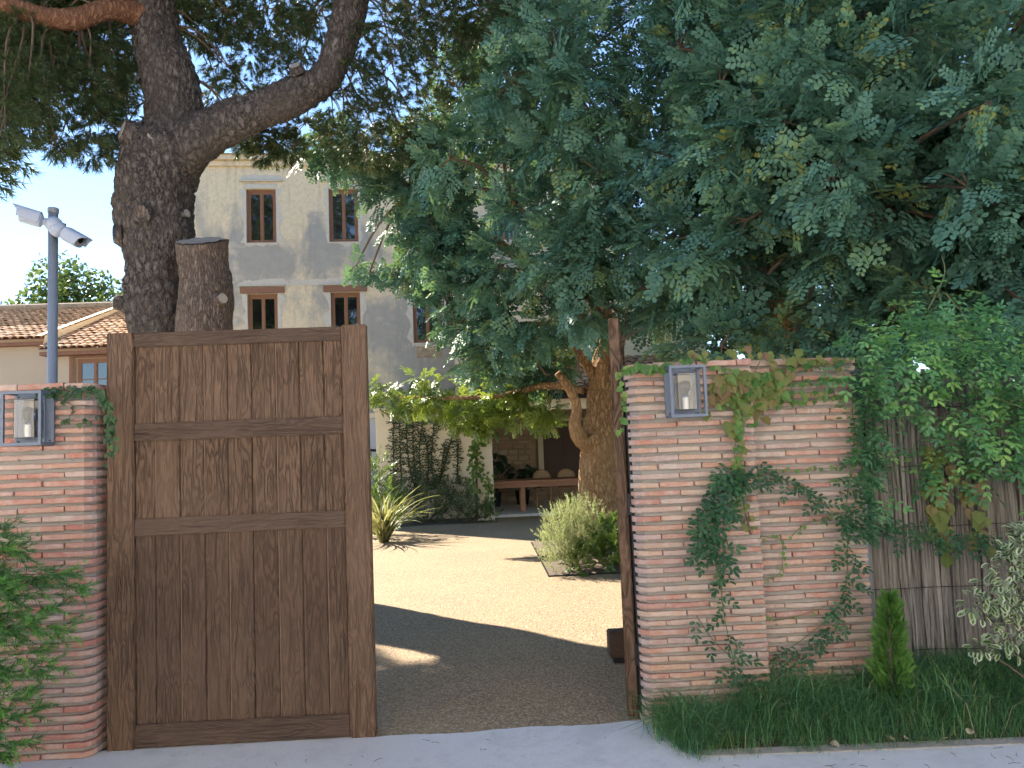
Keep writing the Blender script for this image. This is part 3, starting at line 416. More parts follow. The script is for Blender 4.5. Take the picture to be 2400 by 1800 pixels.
FIG=[
[(-1.931,13.1,0.696),(-1.94,13.1,1.402),(-1.921,13.1,2.283)],
[(-1.787,13.1,0.831),(-1.789,13.1,1.538),(-1.79,13.1,2.192)],
[(-1.441,13.1,0.563),(-1.576,13.1,1.076),(-1.635,13.1,1.674),(-1.632,13.1,2.272)],
[(-1.453,13.1,0.648),(-1.493,13.1,1.384),(-1.495,13.1,2.267)],
[(-1.352,13.1,0.728),(-1.367,13.1,1.606),(-1.24,13.1,2.228)],
[(-1.226,13.1,0.667),(-1.176,13.1,1.372),(-1.272,13.1,1.944)],
[(-1.042,13.1,0.687),(-1.107,13.1,1.312),(-1.007,13.1,2.22)],
[(-0.986,13.1,0.657),(-0.764,13.1,1.384),(-0.554,13.1,2.116)],
[(-0.543,13.1,0.751),(-0.524,13.1,1.488),(-0.538,13.1,1.745)],
[(-0.941,13.1,0.74),(-0.869,13.1,1.218),(-0.798,13.1,1.641)],
]
VINE_BLOBS=[(-2.19,12.6,2.84,0.2),(-1.95,12.6,2.53,0.22),(-1.55,12.5,2.46,0.24),(-1.14,12.4,2.54,0.28),(-0.75,12.3,2.42,0.3),(-0.36,12.2,2.35,0.29),(0.03,12.1,2.28,0.31),(0.43,12.1,2.37,0.35),(0.81,12,2.35,0.33),(1.2,12,2.33,0.31),(1.54,12,2.27,0.27),(0.22,12.1,2.03,0.21),(-0.17,12.2,2.08,0.2),(0.51,12,2.11,0.21),(-1.25,12.6,2.85,0.2),(-1.35,12.6,2.76,0.22),(-0.35,12.6,2.72,0.26),(0.85,12.4,2.76,0.26),(0.25,12.4,2.68,0.28)]
CAROB_LOW=[(-1.8,8.9,2.57,0.16),(-1.61,8.9,2.44,0.16),(-1.53,8.9,2.28,0.14),(-1.23,8.53,2.25,0.17),(-0.9,8.33,2.46,0.17),(-0.87,8.31,2.25,0.2),(-0.6,8.14,2.21,0.19),(-0.26,7.92,2.41,0.19),(-0.3,7.94,2.15,0.2),(-0.01,7.75,2.13,0.2),(0.02,7.73,1.99,0.16),(0.28,7.56,2.22,0.23),(0.34,7.51,2,0.17),(0.59,7.34,2.37,0.19),(0.55,7.36,2.13,0.21),(0.82,7.17,2.11,0.19),(1.04,7,2.06,0.18),(0.97,7.05,1.93,0.15),(1.16,6.9,1.95,0.11),(-0.98,8.38,2.62,0.14),(0.18,7.63,2.48,0.18),(0.64,7.29,1.95,0.12),(-0.55,8.11,2.43,0.15)]
# ------------------------------------------------------------------ the setting: ground, pavement, driveway, bed
def sheet(name, outline, z, mat, res=0, amp=0):
    m = MB(); m.add([(x, y, z) for x, y in outline], [tuple(range(len(outline)))])
    return tag(m.obj(name, mat), kind='structure')
sheet('terrain', [(-400, -400), (400, -400), (400, 400), (-400, 400)], -.03, M['terrain'])
edge = [(x, .015+.02*x+.012*math.sin(x*9)+rng.uniform(-.006, .006)) for x in np.linspace(-.66, .86, 30)]
sheet('driveway', [(-9, .20), (-.70, .20)]+[(x, y-.06) for x, y in edge]+[(.9, .2), (6, .2), (6, 17), (-9, 17)], 0, M['drive'])
pave = [(-30, -12), (30, -12), (30, -.56), (2.66, -.545), (1.75, -.505), (1.02, -.47), (.985, -.30), (.955, -.08), (.86, .02)]+edge[::-1]+[(-.70, .03), (-2.1, .03), (-2.2, -.04), (-2.35, -.055), (-3.2, -.06), (-30, -.06)]
sheet('pavement', pave, .004, M['concrete'])
M['bounce_terrace'] = plain('pale_bounce_paving', (.66, .62, .54), .85, nscale=5, namt=.12, bumpd=.003)  # pale so the added paving throws sunlight back at the facade
sheet('bounce_terrace', [(-9, 1.2), (-1.35, 1.2), (-2.75, 10.6), (-9, 10.6)], .004, M['bounce_terrace'])  # unseen sheet behind the closed leaf, added to bounce sun into the courtyard
# planting bed: humped soil, pale concrete edging in front
nx, ny = 40, 12; V = []
for j in range(ny+1):
    for i in range(nx+1):
        u, w = i/nx, j/ny; x = .965+u*4.6; y = -.475-.02*u+w*.72
        z = -.012+.085*min(1, w*2.6)*min(1, u*9)+.02*mnoise.noise(Vector((x*5, y*5, 1)))*min(1, w*6)
        V.append((x, y, z))
F = [(j*(nx+1)+i, j*(nx+1)+i+1, (j+1)*(nx+1)+i+1, (j+1)*(nx+1)+i) for j in range(ny) for i in range(nx)]
tag(link('planting_bed', mesh_np('planting_bed', np.array(V), np.array(F), M['soil'], True)), kind='structure')
m = MB()
pts = [(1.02, -.515), (1.75, -.55), (2.66, -.585), (4.2, -.64), (5.6, -.69)]
for (x0, y0), (x1, y1) in zip(pts, pts[1:]): m.add([(x0, y0, -.01), (x1, y1, -.01), (x1, y1+.075, -.01), (x0, y0+.075, -.01), (x0, y0, .010), (x1, y1, .010), (x1, y1+.07, .013), (x0, y0+.07, .013)], [(0, 1, 5, 4), (1, 2, 6, 5), (2, 3, 7, 6), (3, 0, 4, 7), (4, 5, 6, 7)])
tag(m.obj('kerb', M['dirtyconc']), kind='structure')
# courtyard bed round the tree
V = []; nx, ny = 16, 16
for j in range(ny+1):
    for i in range(nx+1):
        x = .76+3.4*i/nx; y = 4.98+3.3*j/ny; e = min(i, j, nx-i, ny-j)
        V.append((x, y, .012+.09*min(1, e/3)+.02*mnoise.noise(Vector((x*4, y*4, 3)))*(e > 0)))
F = [(j*(nx+1)+i, j*(nx+1)+i+1, (j+1)*(nx+1)+i+1, (j+1)*(nx+1)+i) for j in range(ny) for i in range(nx)]
tag(link('tree_bed', mesh_np('tree_bed', np.array(V), np.array(F), M['soil'], True)), kind='structure')
m = MB(); m.box(.74, 4.2, 4.955, 4.965, 0, .016); m.box(.738, .748, 4.966, 8.3, 0, .016); tag(m.obj('bed_edging', M['black']), kind='structure')
sheet('wall_bed', [(-4.2, 10.6), (-2.6, 10.9), (-1.9, 11.7), (-.9, 11.9), (-.2, 11.8), (.2, 12.1), (.2, 13.1), (-4.2, 13.1)], .006, M['soil'])

# ------------------------------------------------------------------ brick walls
BRICK_H = .0285; COURSE = .0481
def brick_mesh(seed, L, depth=.11, prof=None, h=BRICK_H):
    r = random.Random(seed); xs = [-.5, -.27, .02, .26, .5]; V = []; F = []
    st = [x*L for x in xs]
    if prof == 'L': st = [-L/2, -L/2+.012, -L/2+.045, .1*L, L/2]
    if prof == 'R': st = [-L/2, -.1*L, L/2-.045, L/2-.012, L/2]
    for i, x in enumerate(st):
        y0 = 0.
        if prof == 'L': y0 = [.055, .030, 0, 0, 0][i]
        if prof == 'R': y0 = [0, 0, 0, .030, .055][i]
        e = .0032+(.0012 if i in (0, 4) else 0); y0 += r.uniform(0, .005)+(.001 if i in (0, 4) else 0)
        t, b = h/2+r.uniform(-.0022, .0014), -h/2+r.uniform(-.0014, .0022); xx = x+r.uniform(-.003, .003)
        V += [(xx, y0+e, b), (xx, depth, b), (xx, depth, t), (xx, y0+e, t), (xx, y0, t-e*r.uniform(.7, 1.6)), (xx, y0, b+e*r.uniform(.7, 1.6))]
    for i in range(4):
        for j in range(6):
            a, b = i*6+j, i*6+(j+1) % 6; F.append((a, a+6, b+6, b))
    F += [tuple(range(5, -1, -1))[::-1], tuple(24+j for j in range(5, -1, -1))]
    m = bpy.data.meshes.new('brick'); m.from_pydata(V, [], F); m.validate(); m.update(); return m
def brick_bank(mat, prof, n, L, depth=.11, h=BRICK_H):
    out = []
    for i in range(n):
        me = brick_mesh(hash((prof, i, L)) % 9999, L, depth, prof, h); me.materials.append(mat); out.append(me)
    return out
def brick_wall(name, label, x0, x1, y, mat, corner, depth, ncourse=42, ret=None, wobble=.003):
    w = thing(name, label, 'brick wall', ((x0+x1)/2, y+depth/2, 0))
    reg = brick_bank(mat, None, 7, .25); cA = brick_bank(mat, corner, 4, .15, .24) if corner else None; cB = brick_bank(mat, corner, 4, .27, .24) if corner else None
    cap = brick_bank(mat, None, 5, .27, .16, .036)
    for c in range(ncourse):
        z = .022+c*COURSE; top = c == ncourse-1; joint = .007
        segs = []; s = -1 if corner == 'R' else 1; start = x1 if corner == 'R' else x0; end = x0 if corner == 'R' else x1
        pos = start
        first = .15 if c % 2 else .27
        if not corner: first = (.14, .26, .20, .08)[c % 4]
        k = 0
        while (end-pos)*s > .02:
            L = first if k == 0 else (.25 if rng.random() < .75 else rng.choice((.2, .23, .27)))
            if (end-pos)*s < L+.05: L = abs(end-pos)
            a, b = pos, pos+s*L
            bank = (cA if c % 2 else cB) if (k == 0 and corner) else (cap if top else reg)
            base = (.15 if c % 2 else .27) if (k == 0 and corner) else (.27 if top else .25)
            o = bpy.data.objects.new('brick', rng.choice(bank)); col.objects.link(o); o.parent = w; o.matrix_parent_inverse = Matrix.Translation((-(x0+x1)/2, -y-depth/2, 0))
            o.location = ((a+b)/2, y+rng.uniform(-.004, .004)-(.012 if top else 0), z+wobble*math.sin(a*3+c)+rng.uniform(-.0015, .0015)); o.scale = (max(.02, (L-joint))/base, 1, rng.uniform(.93, 1.06))
            o.rotation_euler = (0, rng.uniform(-.006, .006), rng.uniform(-.01, .01))
            pos = b; k += 1
    H = ncourse*COURSE-.012
    m = MB(); r_ = .030
    xa, xb = (x0+.02, x1-.0) if corner == 'L' else ((x0, x1-.02) if corner == 'R' else (x0, x1))
    ya, yb = y+r_, y+depth
    if corner == 'L': out = [(xa, ya+.055), (xa+.04, ya), (xb, ya), (xb, yb), (xa, yb)]
    elif corner == 'R': out = [(xa, ya), (xb-.04, ya), (xb, ya+.055), (xb, yb), (xa, yb)]
    else: out = [(xa, ya), (xb, ya), (xb, yb), (xa, yb)]
    n = len(out); m.add([(x, yy, -.02) for x, yy in out]+[(x, yy, H) for x, yy in out], [tuple(range(n))[::-1], tuple(range(n, 2*n))]+[(i, (i+1) % n, n+(i+1) % n, n+i) for i in range(n)])
    m.obj('mortar', M['mortar'], w)
    return w
brick_wall('brick_wall', 'reddish thin-brick wall at the left edge, behind the feathery conifer', -3.55, -2.125, -.085, M['brick_red'], 'R', .36)
brick_wall('brick_wall', 'pale thin-brick gate pier carrying the right wall lantern, beside the open gate leaf', .845, 1.563, -.06, M['brick'], 'L', .36)
brick_wall('brick_wall', 'creeper-covered thin-brick wall section set back between gate pier and brushwood fence', 1.566, 2.215, .028, M['brick'], None, .27)

# ------------------------------------------------------------------ gate
GW, GH, GT = 1.456, 2.291, .065
def gate_leaf(name, label, loc, rotz, mirror):
    g = thing(name, label, 'gate', loc, rotz); s = -1 if mirror else 1
    def bx(nm, x0, x1, y0, y1, z0, z1, mat, bev=.004):
        if mirror: x0, x1 = -x1, -x0
        cx, cz = (x0+x1)/2, (z0+z1)/2
        m = MB().box(x0-cx, x1-cx, y0, y1, z0-cz, z1-cz); o = m.obj(nm, mat, g, False, bev, seg=2); o.location = (cx, 0, cz); return o
    bx('stile', 0, .148, 0, GT, 0, GH, M['wood'], .006); bx('stile', GW-.142, GW, 0, GT, 0, GH+.004, M['wood'], .006)
    rails = [(.0, .131), (1.148, 1.244), (1.674, 1.776), (2.207, GH-.003)]
    for z0, z1 in rails: bx('rail', .149, GW-.143, .007, GT-.006, z0+(.006 if z0 == 0 else 0), z1, M['wood_h'], .004)
    cuts = [0, .0956, .212, .3284, .4423, .557, .6759, .7898, .9079, 1.0]
    xs = [.149+(GW-.143-.149)*q for q in (0, .0956, .212, .3283, .4422, .5569, .6758, .7897, .9077, 1)]
    for (a, b) in ((.131, 1.148), (1.244, 1.674), (1.776, 2.207)):
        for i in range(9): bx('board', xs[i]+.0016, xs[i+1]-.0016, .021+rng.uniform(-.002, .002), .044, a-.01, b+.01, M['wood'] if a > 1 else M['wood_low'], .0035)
        for q in (2, 4, 6, 8) if a < 1 else (1, 3, 6): bx('bead', xs[q]+.0016, xs[q]+.006, .017, .03, a+.001, b-.001, M['bead'], .001)
    m = MB()
    for z in (.35, 1.2, 1.95): m.tube([(0, GT*.5, z-.06), (0, GT*.5, z+.06)], .011, 10)
    if not mirror:
        pass
    o = m.obj('hinge', M['black'], g, False); o.location = (-.008 if not mirror else .008, .04, 0)
    return g
gate_leaf('gate_leaf', 'closed dark brown wooden gate leaf of framed vertical boards', (-2.09, 0, .004), 0, False)
gate_leaf('gate_leaf', 'open dark brown wooden gate leaf seen edge on beside the right pier', (.775, .088, .008), R(-101.5), True)
m = MB(); m.box(.846, .868, .03, .10, .005, 2.0); tag(m.obj('gate_post', M['black'], bevel=.002), 'thin black steel hinge post between open gate leaf and brick pier', 'post')
g = thing('gate_stop', 'small dark wooden stop block standing on the driveway by the open leaf', 'gate stop', (.93, 1.22, 0))
MB().box(.857, 1.0, 1.175, 1.30, .045, .225).obj('block', M['wood_h'], g, bevel=.008, seg=2); MB().box(.885, .975, 1.2, 1.28, .001, .05).obj('foot', M['black'], g, bevel=.003)

# ------------------------------------------------------------------ lanterns
def lantern(label, x0, x1, yw, z0, z1, group):
    L = thing('wall_lantern', label, 'lantern', ((x0+x1)/2, yw, (z0+z1)/2), 0); w = (x1-x0)/2; h = (z1-z0)/2; d = -.135; b = .0075
    def P(m, n, mat, par=L, **k): return m.obj(n, mat, par, False, **k)
    P(MB().box(-w*.62, w*.62, -.022, .0, -h*.98, h*.98), 'back_plate', M['anth'], bevel=.003)
    m = MB()
    for sx in (-1, 1): m.box(sx*w-b, sx*w+b, d-b, d+b, -h-b, h+b)
    for sz in (-1, 1): m.box(-w+b, w-b, d-b, d+b, sz*h-b, sz*h+b)
    for sx in (-1, 1):
        for sz in (-1, 1): m.box(sx*w-b*.95, sx*w+b*.95, d+b, -.001, sz*h-b*.95, sz*h+b*.95)
    for sx in (-1, 1): m.box(sx*w-b*.9, sx*w+b*.9, -.014, -.001, -h+b, h-b)
    for sz in (-1, 1): m.box(-w+b, w-b, -.014, -.0005, sz*h-b*.9, sz*h+b*.9)
    P(m, 'frame', M['anth'])
    P(MB().box(-w*.98, w*.98, -.012, -.004, -h*.97, h*.97), 'side_plate', M['anth'])
    gw, gh, y0, y1 = w*.56, h*.76, -.115, -.023
    P(MB().box(-gw*.9, gw*.9, -.030, -.0225, -gh*.92, gh*.92), 'reflector', M['refl'])
    m = MB(); th = .0035
    m.box(-gw, gw, y0, y0+th, -gh, gh); m.box(-gw, -gw+th, y0+th, y1, -gh, gh); m.box(gw-th, gw, y0+th, y1, -gh, gh); m.box(-gw+th, gw-th, y0+th, y1, gh-th, gh); m.box(-gw+th, gw-th, y0+th, y1, -gh, -gh+th)
    P(m, 'glass', M['glass'], bevel=.001)
    P(MB().tube([(0, -.07, -gh+.004), (0, -.07, -gh*.3)], .021, 20), 'socket', M['brass'], bevel=.0015)
    zb = -gh*.3; bulb = MB(); zs = [zb, zb+.02, zb+.045, zb+.068, zb+.084, zb+.092, zb+.095]; rs = [.014, .018, .028, .031, .024, .012, .001]
    bulb.tube([(0, -.07, z) for z in zs], rs, 20)
    bo = P(bulb, 'bulb', M['glass'], smooth=True)
    f = MB()
    for k in range(4): a = k*math.pi/2; f.tube([(.004*math.cos(a), -.07+.004*math.sin(a), zb+.01), (.009*math.cos(a), -.07+.009*math.sin(a), zb+.06)], .0016, 5)
    P(f, 'filament', M['fila'], bo, )
    m = MB()
    for sx in (-1, 1):
        for sz in (-1, 1): m.tube([(sx*w*.86, -.012, sz*h*.88), (sx*w*.86, -.016, sz*h*.88)], .005, 8)
    P(m, 'screw', M['black'])
lantern('square dark lantern with clear glass and bulb on the right brick pier', 1.06, 1.25, -.06, 1.70, 1.972, None)
lantern('square dark lantern with clear glass cut off by the left picture edge', -2.527, -2.332, -.085, 1.683, 1.958, None)

# ------------------------------------------------------------------ surveillance pole
PX, PY = -2.915, 1.0
po = thing('camera_pole', 'tall blue-grey steel pole behind the left brick wall', 'pole', (PX, PY, 0))
MB().tube([(PX, PY, 0), (PX, PY, 1.2), (PX, PY, 3.31)], .0315, 24).obj('shaft', M['steel'], po, smooth=True)
MB().tube([(PX, PY, 3.305), (PX, PY, 3.345)], .036, 20).obj('cap', M['camdark'], po, bevel=.004)
MB().tube([(PX, PY, .0), (PX, PY, .015)], .1, 20).obj('base_plate', M['steel'], po)
def cctv(label, c, d, Lb, rb):
    c = Vector(c); d = Vector(d).normalized(); up = Vector((0, 0, 1)); x = d.cross(up).normalized(); u = x.cross(d)
    o = thing('security_camera', label, 'security camera', c, 0)
    def pt(a, b, e): return tuple(c+d*a+x*b+u*e)
    # ball joint on the pole, neck
    m = MB(); n = 12; m.tube([pt(-.02-.058*math.cos(t), 0, 0) for t in np.linspace(0, math.pi, n)], [max(.002, .055*math.sin(t)) for t in np.linspace(0, math.pi, n)], 18); m.obj('joint', M['camwhite'], o, smooth=True)
    m = MB(); m.tube([pt(.02, 0, 0), pt(.09, 0, 0)], .026, 14); m.obj('neck', M['camwhite'], o)
    b0 = .045
    def sec(r, flat=.9):  # rounded square section
        return [(r*math.copysign(abs(math.cos(t))**.6, math.cos(t)), r*flat*math.copysign(abs(math.sin(t))**.6, math.sin(t))) for t in np.linspace(0, 2*math.pi, 24, endpoint=False)]
    def loft(st, mat, nm, par, caps=True):
        V = []; F = []
        for a, r in st: V += [pt(a, p, q) for p, q in sec(r)]
        for i in range(len(st)-1):
            for j in range(24): F.append((i*24+j, i*24+(j+1) % 24, (i+1)*24+(j+1) % 24, (i+1)*24+j))
        if caps: F += [tuple(range(24))[::-1], tuple(range((len(st)-1)*24, len(st)*24))]
        return MB().add(V, F).obj(nm, mat, par, smooth=False)
    body = loft([(b0, rb*.5), (b0+.012, rb*.86), (b0+.03, rb*.93), (b0+Lb*.86, rb*.93), (b0+Lb*.9, rb*.8)], M['camwhite'], 'housing', o)
    # sun hood: open shell over the top, longer than the housing, slanted mouth
    V = []; F = []; ts = np.linspace(-.28, math.pi+.28, 18)
    for a, k in ((b0+.02, 1.0), (b0+Lb*.9, 1.0), (b0+Lb, 1.0)):
        for t in ts:
            p, q = rb*1.04*math.copysign(abs(math.cos(t))**.6, math.cos(t)), rb*.98*math.copysign(abs(math.sin(t))**.6, math.sin(t))
            aa = a+(.045*max(0, math.sin(t)) if a > b0+.02 else 0); V.append(pt(aa, p, q))
    n = len(ts)
    for i in range(2):
        for j in range(n-1): F.append((i*n+j, i*n+j+1, (i+1)*n+j+1, (i+1)*n+j))
    ho = MB().add(V, F).obj('sun_hood', M['camwhite'], o); so = ho.modifiers.new('s', 'SOLIDIFY'); so.thickness = .004; so.offset = 1
    MB().tube([pt(b0+Lb*.895, 0, 0), pt(b0+Lb*.905, 0, 0)], rb*.78, 20).obj('front_plate', M['camdark'], o)
    MB().tube([pt(b0+Lb*.90, 0, .01), pt(b0+Lb*.925, 0, .01)], rb*.4, 16).obj('lens', M['lens'], o)
    MB().tube([pt(-.055, 0, 0), pt(-.09, 0, 0)], .03, 12).obj('mount', M['camdark'], o)
cctv('long pale security camera pointing left from the pole top', (-2.895, .93, 3.215), (-.208, -.08, .062), .155, .056)
cctv('short pale security camera tilted down to the right on the pole', (-2.834, .935, 3.165), (.196, -.045, -.118), .15, .054)

# ------------------------------------------------------------------ added unseen house across the lane, bouncing sun onto the front
ah = thing('lane_bounce_house', 'unseen white house added across the lane, behind the viewer, to bounce sun', 'house', (0, -8.4, 0))
# ------------------------------------------------------------------ main house
def wall_grid(mb, u0, u1, z0, z1, holes, y=0, reveal=.22):
    us = sorted({u0, u1, *[h[0] for h in holes], *[h[1] for h in holes]}); zs = sorted({z0, z1, *[h[2] for h in holes], *[h[3] for h in holes]})
    for a, b in zip(us, us[1:]):
        for c, d in zip(zs, zs[1:]):
            if any(h[0] <= a and b <= h[1] and h[2] <= c and d <= h[3] for h in holes): continue
            mb.quad((a, y, c), (b, y, c), (b, y, d), (a, y, d))
    for a, b, c, d in holes:
        mb.quad((a, y, c), (a, y, d), (a, y+reveal, d), (a, y+reveal, c)); mb.quad((b, y, c), (b, y+reveal, c), (b, y+reveal, d), (b, y, d))
        mb.quad((a, y, c), (a, y+reveal, c), (b, y+reveal, c), (b, y, c)); mb.quad((a, y, d), (b, y, d), (b, y+reveal, d), (a, y+reveal, d))
def casement(parent, a, b, c, d, y, wmat=None, transom=False, cross=False):
    """one window: frame mesh with two panes"""
    f = .055; m = MB(); fm = M['frame']; mid = (a+b)/2
    m.box(a, a+f, y, y+.07, c, d); m.box(b-f, b, y, y+.07, c, d); m.box(a+f, b-f, y, y+.07, d-f*1.35, d); m.box(a+f, b-f, y, y+.07, c, c+f*.8)
    z0, z1 = c+f*.8, d-f*1.35
    for s0, s1 in ((a+f, mid), (mid, b-f)):
        m.box(s0+.003, s0+.05, y+.012, y+.06, z0+.002, z1-.002); m.box(s1-.05, s1-.003, y+.012, y+.06, z0+.002, z1-.002)
        m.box(s0+.05, s1-.05, y+.012, y+.06, z1-.052, z1-.002); m.box(s0+.05, s1-.05, y+.012, y+.06, z0+.002, z0+.055)
        if cross: m.box(s0+.05, s1-.05, y+.014, y+.056, (z0+z1)/2-.014, (z0+z1)/2+.014)
    m.box(mid-.028, mid+.028, y+.002, y+.012, z0, z1)
    w = m.obj('window', fm, parent, False)
    for s0, s1 in ((a+f, mid), (mid, b-f)):
        p = MB().box(s0+.048, s1-.048, y+.034, y+.040, z0+.05, z1-.05).obj('pane', M['pane'], w, False)
    return w
def jagged(pts, amp, n, seed):
    r = random.Random(seed); out = []
    for (x0, z0), (x1, z1) in zip(pts, pts[1:]+pts[:1]):
        for i in range(n): t = i/n; out.append((x0+(x1-x0)*t+r.uniform(-amp, amp), z0+(z1-z0)*t+r.uniform(-amp, amp)))
    return out
def slab(name, outline, y0, y1, mat, parent):
    n = len(outline); m = MB(); m.add([(x, y0, z) for x, z in outline]+[(x, y1, z) for x, z in outline], [tuple(range(n)), tuple(range(n, 2*n))[::-1]]+[(i, n+i, n+(i+1) % n, (i+1) % n) for i in range(n)])
    return m.obj(name, mat, parent, False)
def ring(name, a, b, c, d, ws, y0, mat, parent, seed):
    """ragged band of render round an opening (inner edge straight, outer edge broken)"""
    r = random.Random(seed); m = MB(); per = []
    def side(p, q, nrm, w):
        n = 9; out = []
        for i in range(n+1): t = i/n; k = w*(r.uniform(.35, 1.25) if r.random() < .8 else r.uniform(1.2, 1.9)); out.append(((p[0]+(q[0]-p[0])*t, p[1]+(q[1]-p[1])*t), (p[0]+(q[0]-p[0])*t+nrm[0]*k, p[1]+(q[1]-p[1])*t+nrm[1]*k)))
        return out
    for p, q, nn, w in (((a, c), (a, d), (-1, 0), ws[0]), ((b, c), (b, d), (1, 0), ws[1]), ((a-.05, c), (b+.05, c), (0, -1), ws[2])):
        if w <= 0: continue
        s = side(p, q, nn, w)
        for (i0, o0), (i1, o1) in zip(s, s[1:]):
            k = len(m.v); m.v += [(i0[0], y0, i0[1]), (i1[0], y0, i1[1]), (o1[0], y0, o1[1]), (o0[0], y0, o0[1]), (o1[0], .002, o1[1]), (o0[0], .002, o0[1])]
            m.f += [(k, k+1, k+2, k+3), (k+3, k+2, k+4, k+5)]
    return m.obj(name, mat, parent, False)
HR = R(3.8)
H = thing('house', 'three-storey old house with stained plaster and brown windows', 'house', (-8.3, 17.2, 0), HR)
cols = [2.005, 4.262, 6.53, 8.80, 10.9]; ww = .81
holes = [(u, u+ww, 7.45, 8.98) for u in cols]+[(u, u+ww, 4.53, 6.01) for u in cols]
m = MB(); wall_grid(m, .33, 12.6, 0, 9.76, holes)
m.quad((.33, 0, 0), (.33, 0, 9.76), (.33, 9, 9.76), (.33, 9, 0)); m.quad((12.6, 0, 0), (12.6, 9, 0), (12.6, 9, 9.76), (12.6, 0, 9.76)); m.quad((.33, 9, 0), (.33, 9, 9.76), (12.6, 9, 9.76), (12.6, 9, 0))
wall_o = m.obj('wall', M['plaster'], H, False)
for hx in holes: MB().box(hx[0], hx[1], .5, .52, hx[2], hx[3]).obj('room_shade', M['black'], H, False)  # black sheets painted as the shade inside the rooms
MB().box(.23, 12.7, -.10, -.001, 9.62, 9.76).box(.11, 12.82, -.22, 0, 9.762, 9.90).obj('cornice', M['plaster'], H, False, .01)
m = MB(); m.add([(.05, -.3, 9.90), (12.95, -.3, 9.90), (12.95, 9.3, 9.90), (.05, 9.3, 9.90), (3.5, 4.5, 11.6), (9, 4.5, 11.6)], [(0, 1, 5, 4), (1, 2, 5), (2, 3, 4, 5), (3, 0, 4), (0, 3, 2, 1)]); m.obj('roof', M['tile'], H, False)
for i, u in enumerate(cols):
    for row, (c, d) in enumerate(((7.45, 8.98), (4.53, 6.01))):
        w = casement(H, u, u+ww, c, d, .10)
        MB().box(u-.03, u+ww+.04, -.025, .099, c-.045, c-.002).obj('sill', M['lime'], w, False, .006)
        ring('reveal_render', u, u+ww, c, d, (.10, .11, .08) if row == 0 else (.12, .15, .16), -.010, M['lime'], w, 31*i+row)
        if row == 0:   # broken stone ledge and render scar over the window
            MB().box(u-.20, u+ww+.20, -.09, 0, d+.20, d+.235).obj('ledge', M['lime'], w, False, .008)
            slab('render_scar', jagged([(u-.2, d+.237), (u+ww+.2, d+.237), (u+ww+.12, d+.36), (u+ww*.5, d+.40), (u-.1, d+.36)], .022, 4, i), -.014, .002, M['lime'], w)
            MB().box(u-.04, u+ww+.04, -.012, 0, d+.02, d+.15).obj('lintel', M['lime'], w, False, .004)
        else:
            MB().box(u-.19, u+ww+.20, -.055, .0, d+.012, d+.175).obj('lintel', M['lintel'], w, False, .006)
            MB().box(u-.22, u+ww+.23, -.09, 0, d+.20, d+.232).obj('ledge', M['lime'], w, False, .008)
            slab('render_scar', jagged([(u-.30, d+.234), (u+ww+.34, d+.234), (u+ww+.15, d+.42), (u+.2, d+.36), (u-.05, d+.40)], .03, 4, 50+i), -.013, .002, M['lime'], w)
for i in (0, 1, 2):   # strip of scarred render between the lower window heads
    u = cols[i]+ww+.36; slab('render_scar', jagged([(u, 6.24), (u+.95, 6.24), (u+.95, 6.38), (u, 6.40)], .03, 8, 90+i), -.012, .002, M['lime'], H)
# rubble bared under the right lower window
for r_ in range(4):
    x = 6.60; zz = 4.43-r_*.085
    while x < 7.28:
        L = rng.uniform(.10, .2); MB().box(x, min(x+L-.012, 7.3), -.012-rng.uniform(0, .012), .004, zz-.072, zz).obj('stone', M['stone'], H, False, .012); x += L
# blue spray bottle on the sill
bo = thing('spray_bottle', 'small blue spray bottle standing inside the lower right house window', 'bottle', (0, 0, 0))
hm = Matrix.Translation((-8.3, 17.2, 0)) @ Matrix.Rotation(HR, 4, 'Z'); bo.location = hm @ Vector((7.19, .075, 4.53)); bo.rotation_euler = (0, 0, HR)
m = MB(); m.tube([(0, 0, .001), (0, 0, .01), (0, 0, .15), (0, 0, .21), (0, 0, .25)], [.060, .068, .066, .035, .022], 16); m.obj('body', M['bottle'], bo, False, smooth=True)
MB().box(-.07, .03, -.018, .018, .25, .29).obj('trigger', M['bottle'], bo, False, .006)

